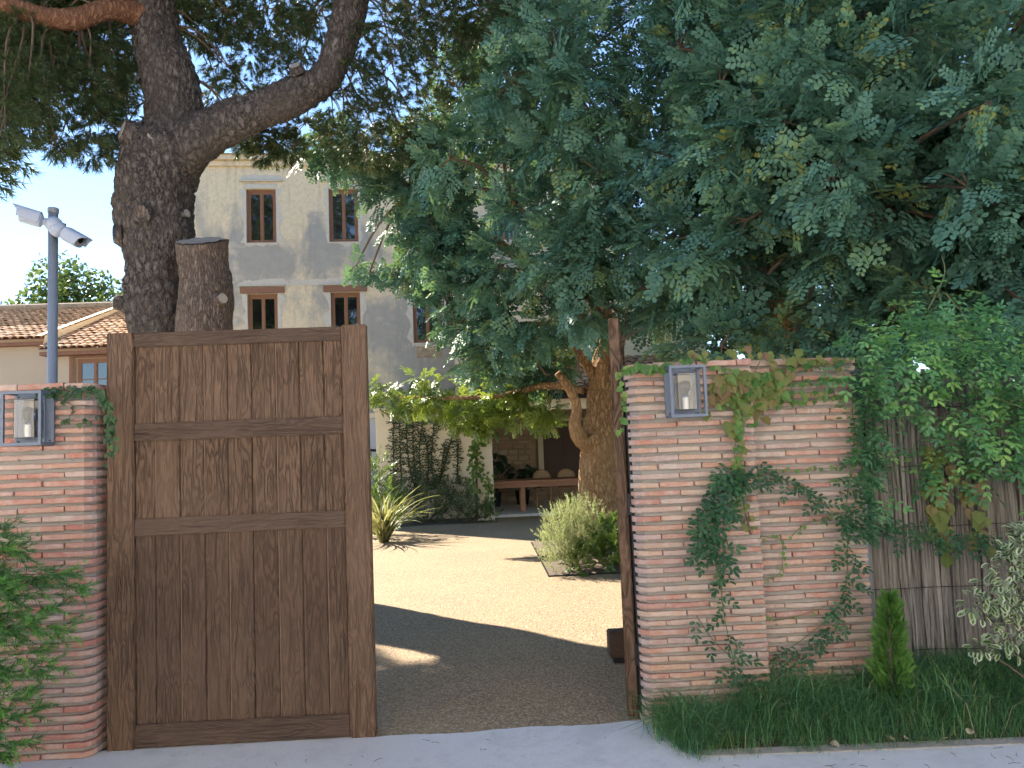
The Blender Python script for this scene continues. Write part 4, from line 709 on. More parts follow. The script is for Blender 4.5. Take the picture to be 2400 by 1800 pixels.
# ------------------------------------------------------------------ low house on the left with clay tile roof
def tile_mesh(L=.42, w=.21, rise=.075, seg=5, taper=.8):
    V = []; F = []
    for j, y in enumerate((0, L)):
        k = 1 if j == 0 else taper
        for i in range(seg+1): a = math.pi*i/seg; V.append((w/2*k*math.cos(a), y, rise*k*math.sin(a)))
    n = seg+1
    for i in range(seg): F.append((i, i+1, n+i+1, n+i))
    k = len(V)
    for i in range(n): V.append((V[i][0]*.84, 0, V[i][2]*.80-.002))
    for i in range(seg): F.append((i+1, i, k+i, k+i+1))
    m = bpy.data.meshes.new('tile'); m.from_pydata(V, [], F); m.materials.append(M['tile']); m.update(); return m
tile = tile_mesh()
def roof_tiles(parent, x0, x1, ya, za, yb, zb, step, rowlen, limit, ylim=None, zjit=.008):
    """rows of barrel tiles on a slope that rises from (ya,za) to (yb,zb); nearest rows are single objects, the rest one mesh"""
    sl = math.atan2(zb-za, yb-ya); n = int(math.hypot(yb-ya, zb-za)/rowlen)+1; nc = int((x1-x0)/step); rest = []; cnt = 0
    for r_ in range(n):
        for c in range(nc):
            x = x0+(c+.5)*step+rng.uniform(-.012, .012); t = r_*rowlen+rng.uniform(-.025, .025)-.05
            loc = Vector((x, ya+t*math.cos(sl), za+t*math.sin(sl)+.035+rng.uniform(-zjit, zjit))); rot = (sl+rng.uniform(-.03, .03)-.05, rng.uniform(-.04, .04), rng.uniform(-.04, .04))
            if cnt < limit:
                o = bpy.data.objects.new('tile', tile); col.objects.link(o); o.parent = parent; o.matrix_parent_inverse = wmat(parent).inverted(); o.location = loc; o.rotation_euler = rot; cnt += 1
            else: rest.append((loc, rot))
    if rest:
        import mathutils
        T = (np.array([v.co[:] for v in tile.vertices]), np.array([p.vertices[:] for p in tile.polygons])); pos = np.array([p[:] for p, _ in rest]); rot = np.array([np.array(mathutils.Euler(e).to_matrix()) for _, e in rest])
        V, F = scatter(T, pos, rot, 1.); o = link('upper_tiles', mesh_np('upper_tiles', V, F, M['tile']), parent); o['kind'] = 'stuff'
    m = MB(); m.quad((x0, ya, za), (x1, ya, za), (x1, yb, zb), (x0, yb, zb)); m.obj('roof_deck', M['lintel'], parent)
LH = thing('low_house', 'low beige house with clay barrel-tile roof behind the camera pole', 'house', (-13, 20, 0))
roof_tiles(LH, -17.0, -12.02, 17.75, 5.02, 23.0, 6.80, .215, .34, 150)
roof_tiles(LH, -11.98, -8.9, 17.35, 4.66, 23.0, 6.78, .215, .34, 150)
m = MB(); m.add([(-11.99, 17.6, 4.70), (-11.99, 17.75, 5.10), (-11.99, 23, 6.93), (-11.99, 23, 6.75)], [(0, 1, 2, 3)]); m.add([(-12.16, 17.6, 5.09), (-11.985, 17.6, 5.09), (-11.985, 23, 6.98), (-12.16, 23, 6.98)], [(0, 1, 2, 3)]); m.obj('verge', M['cream'], LH)
m = MB(); wall_grid(m, -11.97, -8.9, 0, 4.62, [(-11.2, -10.1, 3.3, 4.46)], 17.75, .15); m.quad((-11.97, 17.75, 0), (-11.97, 17.75, 4.6), (-11.97, 18.1, 4.6), (-11.97, 18.1, 0))
m.obj('wall', M['beige'], LH)
MB().box(-17, -12, 18.1, 18.3, 0, 5.0).obj('wall', M['beige'], LH); MB().box(-17, -8.9, 22.9, 23.1, 0, 6.7).obj('wall', M['beige'], LH)
m = MB(); m.box(-17, -12.02, 17.83, 18.1, 4.86, 4.95); m.box(-11.96, -8.9, 17.42, 17.75, 4.50, 4.60); m.obj('eave_board', M['lintel'], LH)
w = MB(); lw = casement(LH, -11.12, -10.15, 3.3, 4.42, 17.80, cross=True); lw.matrix_parent_inverse = wmat(LH).inverted()
MB().box(-11.32, -11.205, 17.735, 17.76, 3.25, 4.55).box(-11.32, -10, 17.736, 17.759, 4.462, 4.56).obj('window_surround', M['lintel'], lw, False)
MB().tube([(-10.9, 17.70, 4.53), (-10.75, 17.62, 4.55), (-10.3, 17.6, 4.52)], .015, 6).obj('wall_bracket', M['steel'], LH)
m = MB(); m.tube([(-17, 23, 6.93), (-8.9, 23, 6.91)], .12, 10); m.obj('ridge', M['tile'], LH)

# ------------------------------------------------------------------ courtyard: ivy wall, porch wing
cw = thing('courtyard_wall', 'low cream garden wall covered with climbing fig stems', 'garden wall', (-1.3, 13.2, 0))
MB().box(-2.32, -.13, 13.12, 13.36, 0, 2.42).obj('wall', M['cream'], cw, bevel=.01)
MB().box(-2.36, -.15, 13.09, 13.39, 2.421, 2.50).obj('coping', M['cream'], cw, bevel=.015)
gw = thing('outbuilding', 'sliver of pale blue rendered shed left of the ivy wall', 'shed', (-3.6, 15, 0))
MB().box(-5.0, -2.38, 15.0, 16.4, 0, 2.35).obj('wall', M['render_white'], gw); MB().box(-5.1, -2.3, 14.9, 16.5, 2.352, 2.48).obj('roof_slab', M['cream'], gw)
MB().tube([(-4.9, 14.4, 1.75), (-2.35, 14.4, 1.55)], .03, 8).tube([(-3.2, 14.4, 0), (-3.2, 14.4, 1.6)], .02, 8).obj('handrail', M['black'], gw)
PW = thing('porch_wing', 'cream porch wing with tiled roof and open dining porch', 'porch', (2, 14.5, 0))
tag(MB().box(-.15, 6.2, 12.85, 16.4, .001, .06).obj('floor_slab', M['concrete'], PW, bevel=.008))
MB().box(-.135, .235, 12.28, 12.68, 0, 2.28).obj('pillar', M['cream'], PW, bevel=.01); MB().box(4.6, 4.95, 12.28, 12.68, 0, 2.28).obj('pillar', M['cream'], PW, bevel=.01)
MB().box(-.16, 6.2, 12.26, 12.70, 2.282, 2.62).obj('beam', M['cream'], PW, bevel=.008)
MB().box(-.13, -.02, 12.69, 16.39, .062, 2.9).obj('side_wall', M['cream'], PW); MB().box(6.0, 6.2, 12.71, 16.39, .062, 2.9).obj('side_wall', M['cream'], PW)
MB().box(-.02, 5.99, 12.71, 16.39, 2.62, 2.68).obj('ceiling', M['cream'], PW)
MB().box(-.62, 6.2, 16.5, 17.1, 0, 5.7).obj('rear_wall', M['cream'], PW)
m = MB(); m.box(-.62, 6.4, 16.40, 16.499, 2.7, 3.2); m.obj('flashing', M['cream'], PW)
roof_tiles(PW, -.2, 6.3, 12.02, 2.62, 16.4, 3.75, .23, .36, 120)
MB().tube([(-.2, 12.06, 2.56), (6.3, 12.06, 2.54)], .06, 10).obj('gutter', M['black'], PW)
MB().box(-.02, 6, 16.452, 16.499, .062, 2.62).obj('wall_mortar', M['stone'], PW)
z = .08
while z < 2.5:
    h = rng.uniform(.08, .16); x = -.01+rng.uniform(0, .1)
    while x < 3.4:
        L = rng.uniform(.14, .42)
        if not (1.48 < x+L and x < 2.95 and z+h > .30 and z < 2.25):
            o = MB().box(-L/2+.008, L/2-.008, -.028-rng.uniform(0, .02), .03, -h/2+.006, h/2-.006).obj('stone', M['stone'], PW, False, .018); o.matrix_parent_inverse = wmat(PW).inverted(); o.location = (x+L/2, 16.45, z+h/2); o.rotation_euler = (0, rng.uniform(-.06, .06), 0)
        x += L
    z += h
dr = MB().box(1.50, 1.64, 16.36, 16.45, .50, 2.22).box(2.72, 2.86, 16.36, 16.45, .50, 2.22).box(1.64, 2.72, 16.36, 16.45, 2.14, 2.22).box(1.50, 2.86, 16.34, 16.45, .46, .62).obj('door_frame', M['cream'], PW)
for a, b in ((1.645, 2.178), (2.182, 2.715)):
    d = MB().box(a, b, 16.385, 16.43, .625, 2.135).obj('shutter', M['shutter'], PW, bevel=.004)
    for z0, z1 in ((.72, 1.3), (1.42, 2.05)): MB().box(a+.09, b-.09, 16.375, 16.386, z0, z1).obj('panel', M['shutter'], d, bevel=.008)
    MB().tube([((2.16 if a < 2 else 2.2), 16.375, 1.36), ((2.16 if a < 2 else 2.2), 16.35, 1.36)], .018, 8).obj('knob', M['black'], d)
# table and cane chairs
tb = thing('dining_table', 'long red-brown wooden dining table on the shaded porch', 'table', (1.2, 13.85, .06))
MB().box(-.02, 3.2, 13.4, 14.35, .70, .755).obj('tabletop', M['tablewood'], tb, bevel=.006)
MB().box(.05, 3.1, 13.46, 13.50, .60, .699).box(.05, 3.1, 14.25, 14.29, .60, .699).obj('apron', M['tablewood'], tb)
for x in (.86, 2.9):
    for y in (13.47, 14.2): MB().box(x, x+.10, y, y+.10, .061, .60).obj('leg', M['tablewood'], tb, bevel=.004)
def chair(label, x, y, rz):
    c = thing('cane_chair', label, 'chair', (x, y, .06), rz, 'cane chairs on the porch')
    # faces -y (towards the table); back at +y
    MB().box(-.2, .2, -.2, .2, .43, .455).obj('seat', M['chairwood'], c, False, .012, seg=2)
    n = 15; arc = [(-.2, .20, .02), (-.2, .20, .45), (-.205, .215, .62)]+[(.205*-math.cos(t), .225, .66+.20*math.sin(t)**.8) for t in np.linspace(.1, math.pi-.1, n)]+[(.205, .215, .62), (.2, .20, .45), (.2, .20, .02)]
    MB().tube(resample(arc, 50), .016, 8).obj('back_frame', M['chairwood'], c, False, smooth=True)
    out = [(-.185, .53)]+[(.185*-math.cos(t), .66+.18*math.sin(t)**.8) for t in np.linspace(.05, math.pi-.05, 12)]+[(.185, .53)]
    slab('cane_panel', out, .214, .222, M['cane'], c)
    MB().box(-.2, .2, .205, .225, .51, .535).obj('back_rail', M['chairwood'], c, False)
    for sx in (-1, 1): MB().tube([(sx*.175, -.17, .43), (sx*.185, -.185, .0)], [.018, .013], 8).obj('leg', M['chairwood'], c, False)
    for sx in (-1, 1): MB().tube(resample([(sx*.18, -.18, .25), (sx*.15, -.18, .36), (sx*.06, -.175, .42)], 8), .01, 6).obj('brace', M['chairwood'], c, False)
chair('cane-backed chair behind the table, nearer the stone wall plants', 1.46, 14.62, .05)
chair('cane-backed chair behind the table, nearer the sunlit trunk', 2.04, 14.60, -.04)

hl = [(x, x+1.1, z, z+1.5) for x in (-12, -8.5, -5, 2, 5.5, 9, 12.5) for z in (1.0, 4.2)]+[(-1.2, .2, .02, 2.3)]
hl = [(x0, x1, z0, z1) for x0, x1, z0, z1 in hl]; m = MB(); wall_grid(m, -15, 15, 0, 7.4, hl, 0, .2); m.v = [(-x, -y-8.4, z) for x, y, z in m.v]; m.obj('wall', M['bounce_white'], ah)
for x0, x1, z0, z1 in hl[:-1]: MB().box(-x1, -x0, -8.62, -8.56, z0, z1).obj('shutter', M['shutter'], ah)
MB().box(-.2, 1.2, -8.62, -8.56, .02, 2.3).obj('door', M['shutter'], ah); m = MB(); m.quad((-15.3, -8.0, 7.3), (15.3, -8.0, 7.3), (15.3, -13, 9.2), (-15.3, -13, 9.2)); m.obj('roof', M['tile'], ah)
# ------------------------------------------------------------------ trees
def solid_tube(name, path, rings, seg, mat, parent, shear=None, **k):
    V, F = bark_tube(path, rings, seg, **k)
    if shear: V[:, 2] += np.clip((V[:, 2]-shear[0])/.25, 0, 1)*(V[:, 1]-shear[1])*shear[2]
    n = len(V); V = np.vstack([V, V[:seg].mean(0), V[-seg:].mean(0)])
    a = np.arange(seg); b = (a+1) % seg
    F3 = [(int(n), int(j), int(i), int(i)) for i, j in zip(a, b)]
    m = bpy.data.meshes.new(name); faces = F.tolist()+[(n, int(j), int(i)) for i, j in zip(a, b)]+[(n+1, n-seg+int(i), n-seg+int(j)) for i, j in zip(a, b)]
    m.from_pydata(V.tolist(), [], faces); m.polygons.foreach_set('use_smooth', [True]*len(m.polygons)); m.materials.append(mat); m.update()
    return link(name, m, parent)
def knot(parent, c, d, r, L=.12, mat='pinebark', cut='cut'):
    c = Vector(c); d = Vector(d).normalized(); rr = [r*1.35, r*1.2, r*1.05, r*1.0, r*.9]
    p = [c-d*L*.6, c, c+d*L*.4, c+d*L*.8, c+d*L]
    k = solid_tube('branch_stub', [(*q, w) for q, w in zip(p, rr)], 14, 20, M[mat], parent, amp=.018, lump=.05, seed=c.x*7)
    MB().tube([tuple(c+d*L*.98), tuple(c+d*L*1.03)], [r*.82, r*.74], 16).obj('cut_face', M[cut], k)
pine = thing('pine_tree', 'large pine with thick curved trunk leaning over the closed gate', 'tree', (-4.1, 6, 0))
solid_tube('trunk', [(-3.98, 6, -.1, .50), (-4.05, 6, .9, .44)]+PINE_TRUNK, 300, 96, M['pinebark'], pine, amp=.034, cell=10, stretch=.5, lump=.14, seed=1)
solid_tube('limb', PINE_LIMB_R, 200, 72, M['pinebark'], pine, amp=.024, cell=11, stretch=.75, lump=.11, seed=5)
solid_tube('limb', PINE_LIMB_L, 120, 40, M['redbark'], pine, amp=.014, cell=10, stretch=.7, lump=.08, seed=9)
knot(pine, (-4.40, 5.66, 5.80), (-.75, -.6, .25), .15, .11); knot(pine, (-4.06, 5.58, 5.72), (.05, -1, .35), .10, .05)
knot(pine, (-4.63, 5.85, 4.52), (-1, -.3, 0), .13, .07); knot(pine, (-4.62, 5.9, 3.62), (-1, -.35, .1), .10, .10); knot(pine, (-3.83, 5.85, 4.75), (1, -.4, .25), .07, .10); knot(pine, (-4.22, 5.55, 4.72), (0, -1, .1), .10, .03, 'pinebark', 'stumpbark'); knot(pine, (-2.22, 5.52, 6.55), (-.2, -.7, .6), .09, .06)
st = thing('cut_trunk', 'sawn-off second trunk beside the pine, just above the gate', 'tree stump', (-3.4, 5.6, 0))
solid_tube('trunk', [(-3.36, 5.6, -.1, .44), (-3.38, 5.6, 1, .38)]+STUMP, 240, 88, M['stumpbark'], st, shear=(4.0, 5.6, .42), amp=.018, cell=14, stretch=.22, lump=.09, seed=3)
m = MB(); a = np.linspace(0, 2*math.pi, 28, endpoint=False); m.add([(-3.51+.285*math.cos(t), 5.6+.285*math.sin(t), 4.345+.42*.285*math.sin(t)+.03*mnoise.noise(Vector((3*math.cos(t), 3*math.sin(t), 0)))) for t in a]+[(-3.51, 5.6, 4.36)], [(i, (i+1) % 28, 28) for i in range(28)]); m.obj('cut_face', M['cut'], st)
knot(st, (-3.18, 5.36, 3.52), (.7, -.7, .1), .08, .07, 'stumpbark')
# pine foliage: brushes of needles hung on drooping twigs
def tuft(n=34, L=.085, w=.0042, tw=.10):
    v, f = [], []
    for i in range(n):
        t = rng.random(); a = rng.uniform(0, 2*math.pi); el = rng.uniform(.35, 1.05); b = np.array([tw*t, 0, 0])
        d = np.array([math.cos(el), math.sin(el)*math.cos(a), math.sin(el)*math.sin(a)])*L*rng.uniform(.75, 1.15); s = np.cross(d, rand_dirs(1)[0]); s = s/np.linalg.norm(s)*w
        k = len(v); v += [b-s, b+s, b+d]; f.append((k, k+1, k+2))
    return np.array(v), np.array(f)
PT = [tuft() for _ in range(4)]
extra = []
for i in range(80):      # crown beyond the picture: above, behind and to the left (it shades the gateway)
    x = rng.uniform(-9.2, -.2); y = rng.uniform(4.0, 8.2); z = rng.uniform(7.9, 10.2)-.06*(x+4)**2
    if x > -6.2 and z < 8.2: z += 1.4
    extra.append((x, y, z, rng.uniform(.5, .9), rng.uniform(.35, .6), .35))
for i in range(42): extra.append((rng.uniform(-9.6, -6.7), rng.uniform(5.4, 8.0), rng.uniform(6.2, 8.4), rng.uniform(.45, .75), rng.uniform(.4, .6), .5))
for i in range(12): extra.append((rng.uniform(-7.4, -5.9), rng.uniform(6.4, 8.0), rng.uniform(7.1, 8.3), rng.uniform(.4, .6), rng.uniform(.3, .5), .6))
for i in range(64): extra.append((rng.uniform(-10.5, -3.8), rng.uniform(3.6, 7.6), rng.uniform(9.4, 13.2), rng.uniform(.6, 1.), rng.uniform(.4, .7), .2))
def hang_tufts(name, blobs, T, dens, sc):
    Ps, Ds = [], []
    for b in blobs:
        n = int(dens*b[3]*(b[3]+b[4])*b[5])+20; d = rand_dirs(n); rad = .35+.7*np.sqrt(nr.random((n, 1)))
        Ps.append(np.array(b[:3])+d*rad*np.array([b[3], b[3], b[4]])); Ds.append(d*np.array([1, 1, .6])+np.array([0, 0, -.35]))
    Ps = np.concatenate(Ps); Ds = np.concatenate(Ds)
    foliage(name, T, Ps, frames(Ds, rand_dirs(len(Ps))), nr.uniform(*sc, len(Ps)), M['needle'], pine)
hang_tufts('crown', PINE_BLOBS, PT, 450, (.85, 1.35))
hang_tufts('outer_crown', extra, [tuft(16, .085, .0055) for _ in range(3)], 330, (1.6, 2.4))
m = MB()
tw = [(p[0], p[1], p[2]) for p in PINE_TRUNK[8:]]+[(p[0], p[1], p[2]) for p in PINE_LIMB_R[3:]]+[(p[0], p[1], p[2]) for p in PINE_LIMB_L[2:]]
for b in PINE_BLOBS+extra:
    c = np.array(b[:3]); s = min(tw, key=lambda q: (q[0]-c[0])**2+(q[1]-c[1])**2+((q[2]-c[2]-.8)*1.0)**2); s = np.array(s)
    mid = (s+c)/2+np.array([rng.uniform(-.15, .15), rng.uniform(-.15, .15), .28*np.linalg.norm(s-c)**.5])
    m.tube(resample([s, mid, c+np.array([0, 0, .08])], 9), np.linspace(.020, .007, 9), 5, False)
    for j in range(3):
        e = c+rand_dirs(1)[0]*np.array([b[3], b[3], b[4]])*1.0; m.tube(resample([c+(mid-c)*.2, (c+e)/2+np.array([0, 0, .06]), e-np.array([0, 0, .12])], 6), np.linspace(.010, .004, 6), 4, False)
m.obj('branches', M['twig'], pine)

def round_leaflet(L, w, fold=.15, curve=.1):
    return np.array([(0, 0, 0), (.34*L, w*L*.72, fold*w*L), (.80*L, w*L, fold*w*L-curve*.6*L), (L*1.0, 0, -curve*L), (.80*L, -w*L, fold*w*L-curve*.6*L), (.34*L, -w*L*.72, fold*w*L)]), np.array([(0, 3, 2, 1), (0, 5, 4, 3)])
_lf = leaflet; leaflet = lambda L=1., w=.28, *a: round_leaflet(L, w)
CL = [pinnate(4, .064, .33, .17, .2, False) for _ in range(3)]+[pinnate(5, .058, .33, .19, .25, False) for _ in range(2)]
leaflet = lambda L=1., w=.28, *a: (np.array([(0, 0, 0), (.6*L, w*L*1.05, .04*L), (L, 0, -.06*L), (.6*L, -w*L*1.05, .04*L)]), np.array([(0, 3, 2, 1)]))
CQ = [pinnate(4, .068, .34, .17, .2, False) for _ in range(3)]
leaflet = _lf
CS = [spray(CL[i % 5], 5, .22) for i in range(5)]; CD = [spray(CQ[i], 5, .24) for i in range(3)]
def carob_crown(tree, front, deep, dens=20., dens2=9.):
    tot = 0
    for nm_, bl, T, de, lo, sc in (('crown' if len(front) > 9 else 'inner_sprays', front, CS, dens, .55, (.62, 1.25)), ('inner_crown', deep, CD, dens2, .3, (.9, 1.35))):
        P, D = blob_points(bl, de, lo=lo, hi=1.12); n = len(P); tot += n
        nm = D*.8+np.array([0, 0, .75])+rand_dirs(n)*.35; r_ = rand_dirs(n)*.8+D*.7+np.array([0, -.1, -.30])
        foliage(nm_, T, P-D*.12, frames(r_, nm), nr.uniform(*sc, n), M['carob'], tree)
    return tot
def limbs(tree, root, tops, mat, r0=.12):
    for i, tp in enumerate(tops):
        a, b = np.array(root, float), np.array(tp, float); mid = a*.45+b*.55+np.array([rng.uniform(-.3, .3), rng.uniform(-.3, .3), .35+rng.uniform(-.1, .3)])
        Q = resample([a, (a+mid)/2+np.array([rng.uniform(-.15, .15), 0, .1]), mid, b], 24)
        solid_tube('limb', [(*q, r) for q, r in zip(Q.tolist(), np.linspace(r0, r0*.22, 24))], 60, 14, mat, tree, amp=.012, cell=14, lump=.05, seed=i)
def twigs(tree, blobs, roots, mat, name='branches'):
    m = MB(); Rr = np.array(roots)
    for b in blobs:
        c = np.array(b[:3]); s = Rr[np.argmin(((Rr-c)**2).sum(1))]; mid = (s+c)/2+np.array([rng.uniform(-.1, .1), rng.uniform(-.1, .1), .12])
        m.tube(resample([s, mid, c], 7), np.linspace(.03, .012, 7), 5, False)
        for j in range(3): e = c+rand_dirs(1)[0]*b[3]*.95; m.tube([c, (c+e)/2+np.array([0, 0, .02]), e], [.011, .008, .004], 4, False)
    m.obj(name, mat, tree)
ca = thing('carob_tree', 'carob tree with sunlit leaning trunk in the courtyard bed', 'tree', (1.66, 6.8, 0))
solid_tube('trunk', [(1.66, 6.8, -.15, .46)]+CAROB_TRUNK, 240, 88, M['carobbark'], ca, amp=.016, cell=16, stretch=.4, lump=.08, seed=12)
solid_tube('limb', [(1.62, 6.72, 1.46, .14), (1.48, 6.62, 1.54, .125), (1.37, 6.55, 1.68, .115), (1.33, 6.52, 1.84, .09), (1.36, 6.5, 2.05, .07), (1.28, 6.45, 2.3, .07), (1.1, 6.4, 2.55, .05)], 60, 28, M['carobbark'], ca, amp=.012, cell=12, lump=.08, seed=8)
knot(ca, (1.60, 6.56, 1.60), (-.25, -1, .05), .085, .05, 'carobbark', 'carobbark')
limbs(ca, (1.95, 6.8, 2.9), [(-.3, 7.2, 4.3), (-.9, 7.1, 5.4), (.5, 5.9, 4.9), (1.2, 5.2, 6.2), (1.5, 7.5, 7.2), (.4, 6.2, 7.4)], M['carobbark'], .13)
limbs(ca, (1.75, 6.75, 2.35), [(.2, 6.5, 3.2), (1.3, 5.2, 3.4)], M['carobbark'], .09)
n1 = carob_crown(ca, [b for b in CAROB1_FRONT if not (b[0] > .7 and b[2] < 2.85)], CAROB1_DEEP, 21, 7.5)
n1 += carob_crown(ca, [(.75, 7.4, 2.75, .28), (1.05, 7.3, 2.7, .25), (1.3, 7.4, 2.85, .25), (.4, 7.3, 2.75, .25), (.9, 7.6, 3.0, .3)], [(1.6, 7.6, 3.2, .3)], 22, 9)
P, D = blob_points([(b[0], b[1], b[2]+rng.uniform(-.12, .1), b[3]*rng.uniform(.7, 1.25)) for b in CAROB_LOW if b[0] < 1.1], 34, lo=.2, hi=1.35); n = len(P)
foliage('low_sprays', CS, P-D*.08, frames(rand_dirs(n)*.8+D*.6+np.array([0, 0, -.35]), D*.6+np.array([0, 0, .7])+rand_dirs(n)*.5), nr.uniform(.55, .9, n), M['vine'], ca)  # carob leaves in a brighter green, sunlight put into their colour
solid_tube('limb', [(1.5, 6.7, 2.3, .06), (1.0, 7.0, 2.42, .05), (.3, 7.5, 2.32, .04), (-.5, 8.0, 2.35, .03), (-1.4, 8.6, 2.45, .015)], 50, 10, M['carobbark'], ca, amp=.006, cell=14, lump=.05, seed=2)
lr = [(-.3, 7.2, 4.3), (-.9, 7.1, 5.4), (.5, 5.9, 4.9), (1.2, 5.2, 6.2), (1.5, 7.5, 7.2), (.4, 6.2, 7.4), (.2, 6.5, 3.2), (1.3, 5.2, 3.4), (.5, 6.8, 3.7), (1.2, 6.3, 4.2), (1.6, 6.8, 5)]
twigs(ca, CAROB1_FRONT+CAROB1_DEEP, lr, M['twig'])
cb = thing('carob_tree', 'dense dark green carob tree behind the right brick wall', 'tree', (3.9, 4.2, 0))
solid_tube('trunk', [(3.9, 4.2, -.1, .38), (3.85, 4.2, .8, .3), (3.7, 4.15, 1.7, .27), (3.6, 4.1, 2.5, .25), (3.45, 4.1, 3.2, .23)], 120, 48, M['carobbark'], cb, amp=.02, cell=11, stretch=.4, lump=.1, seed=22)
lt = [(2.4, 3.4, 4.1), (2.9, 3.2, 5.2), (4.4, 2.6, 4.2), (4.6, 2.4, 5.6), (3.2, 4.2, 6.5), (4.6, 4.6, 6.9), (2.5, 4.3, 6.2), (5.8, 3.2, 4.4), (3.4, 2.4, 3.6)]
limbs(cb, (3.5, 4.1, 3.0), lt, M['carobbark'], .12)
n2 = carob_crown(cb, CAROB2_FRONT, CAROB2_DEEP, 21, 7.5)
twigs(cb, CAROB2_FRONT+CAROB2_DEEP, lt+[(3.3, 3.7, 3.8), (4, 3.4, 4.6), (3.4, 4, 5.2)], M['twig'])
print('OBJ carob sprays', n1, n2, 'tris', (n1+n2)*len(CS[0][1])*2, )

# far trees behind the low house, and closing the view behind the carobs
LF = [leaflet(.16, .34, .1, .1) for _ in range(2)]
def far_tree(label, x, y, h, r, seed, group='trees beyond the houses', dens=24):
    t = thing('leafy_tree', label, 'tree', (x, y, 0), 0, group); rr = random.Random(seed)
    solid_tube('trunk', [(x, y, -.1, .28), (x+.1, y, h*.3, .22), (x, y+.1, h*.6, .14), (x+.1, y, h*.85, .06)], 40, 16, M['twig'], t, amp=.02, cell=8, lump=.05, seed=seed)
    bl = [(x+rr.uniform(-1, 1)*r, y+rr.uniform(-1, 1)*r*.8, h*.62+rr.uniform(-.42, .38)*h*.75, rr.uniform(.22, .42)*r) for _ in range(44)]
    bl = [(a, b, min(c, h-.5*d), d) for a, b, c, d in bl]
    P, D = blob_points(bl, dens); n = len(P); foliage('crown', LF, P, frames(rand_dirs(n)+D*.5, D+np.array([0, 0, .6])+rand_dirs(n)*.5), nr.uniform(.8, 1.6, n), M['bgleaf'], t)
far_tree('rounded green tree behind the low house roof, next to the pine trunk', -14.2, 28, 10.0, 2.6, 1)
far_tree('rounded green tree behind the low house roof, right of the pole', -17.2, 29, 9.3, 2.5, 2)
far_tree('low green treetop behind the low house roof, left of the pole', -20.4, 30, 8.5, 2.4, 3)
far_tree('broad green tree behind the carob crowns on the right', 9.5, 13, 9.5, 3.6, 4, dens=10)
far_tree('tall green tree behind the dense carob at the right edge', 14, 11, 9.8, 3.6, 5, dens=10)
# ------------------------------------------------------------------ brushwood fence, post
fe = thing('brushwood_fence', 'weathered grey brushwood fence tied with wire, half hidden by vines', 'fence', (3.4, .27, 0))
bank = []
for i in range(8):
    r_ = random.Random(i+40); L = 1.9; w = (.016, .022, .03, .02, .026, .036, .018, .04)[i]; V = []; F = []; n = 9
    for k in range(n):
        z = L*k/(n-1); o = r_.uniform(-.006, .006); ww_ = w*r_.uniform(.75, 1.1)
        V += [(o-ww_/2, r_.uniform(-.002, .004), z), (o, -.35*ww_-r_.uniform(0, .004), z), (o+ww_/2, r_.uniform(-.002, .004), z), (o, .01, z)]
    for k in range(n-1):
        for j in range(4): a, b = k*4+j, k*4+(j+1) % 4; F.append((a, b, b+4, a+4))
    F += [(0, 1, 2, 3)[::-1], tuple(4*(n-1)+j for j in range(4))]
    me = bpy.data.meshes.new('strip'); me.from_pydata(V, [], F); me.materials.append(M['brush']); me.update(); bank.append((me, w))
x = 2.29; k = 0
while x < 4.6 and k < 150:
    me, w = rng.choice(bank); o = bpy.data.objects.new('strip', me); col.objects.link(o); o.parent = fe; o.matrix_parent_inverse = wmat(fe).inverted()
    o.location = (x+w/2, .27+rng.uniform(-.012, .010), rng.uniform(-.02, .05)); o.rotation_euler = (rng.uniform(-.008, .008), rng.uniform(-.012, .012), rng.uniform(-.5, .5)); o.scale = (1, 1, rng.uniform(.97, 1.03)); x += w*.80; k += 1
MB().box(2.27, 4.62, .295, .31, 0, 1.85).obj('backing_mat', M['brush'], fe)
for z in (.25, .62, .98, 1.35, 1.7): MB().tube([(2.27+.2*i, .245+rng.uniform(-.006, .004), z+rng.uniform(-.006, .006)) for i in range(12)], .0022, 5).obj('wire', M['black'], fe)
MB().tube([(2.262, .165, -.02), (2.272, .17, 1.0), (2.285, .175, 1.95)], .0165, 14).obj('fence_post', M['steel'], smooth=True)
tag(bpy.data.objects['fence_post'], 'thin blue-grey metal post between brick wall and brushwood fence', 'post')

# ------------------------------------------------------------------ creepers
def leaf_mesh(name, outline, mat, fold=.25, cup=.1):
    """outline: list of (along, half width); folded along the midrib"""
    V = []; F = []
    for a, w in outline: V += [(a, -w, abs(w)*fold-cup*a*a), (a, 0, -cup*a*a), (a, w, abs(w)*fold-cup*a*a)]
    for i in range(len(outline)-1):
        k = i*3; F += [(k, k+3, k+4, k+1), (k+1, k+4, k+5, k+2)]
    m = bpy.data.meshes.new(name); m.from_pydata(V, [], F); m.materials.append(mat); m.update(); return m
heart = [leaf_mesh('leaf', [(-.16, .30), (.0, .46), (.25, .50), (.55, .36), (.85, .12), (1.0, .004)], M['heart'], f, c) for f, c in ((.2, .15), (.35, .05), (.1, .25))]
mature = [leaf_mesh('leaf', [(-.2, .28), (.0, .50), (.2, .44), (.42, .56), (.62, .34), (.8, .2), (1.0, .006)], M['mature'], f, c) for f, c in ((.15, .15), (.3, .1), (.05, .3))]
ivyl = [leaf_mesh('leaf', [(-.15, .22), (.0, .46), (.15, .34), (.45, .40), (.6, .22), (1.0, .005)], M['ivy'], f, c) for f, c in ((.2, .12), (.3, .2))]
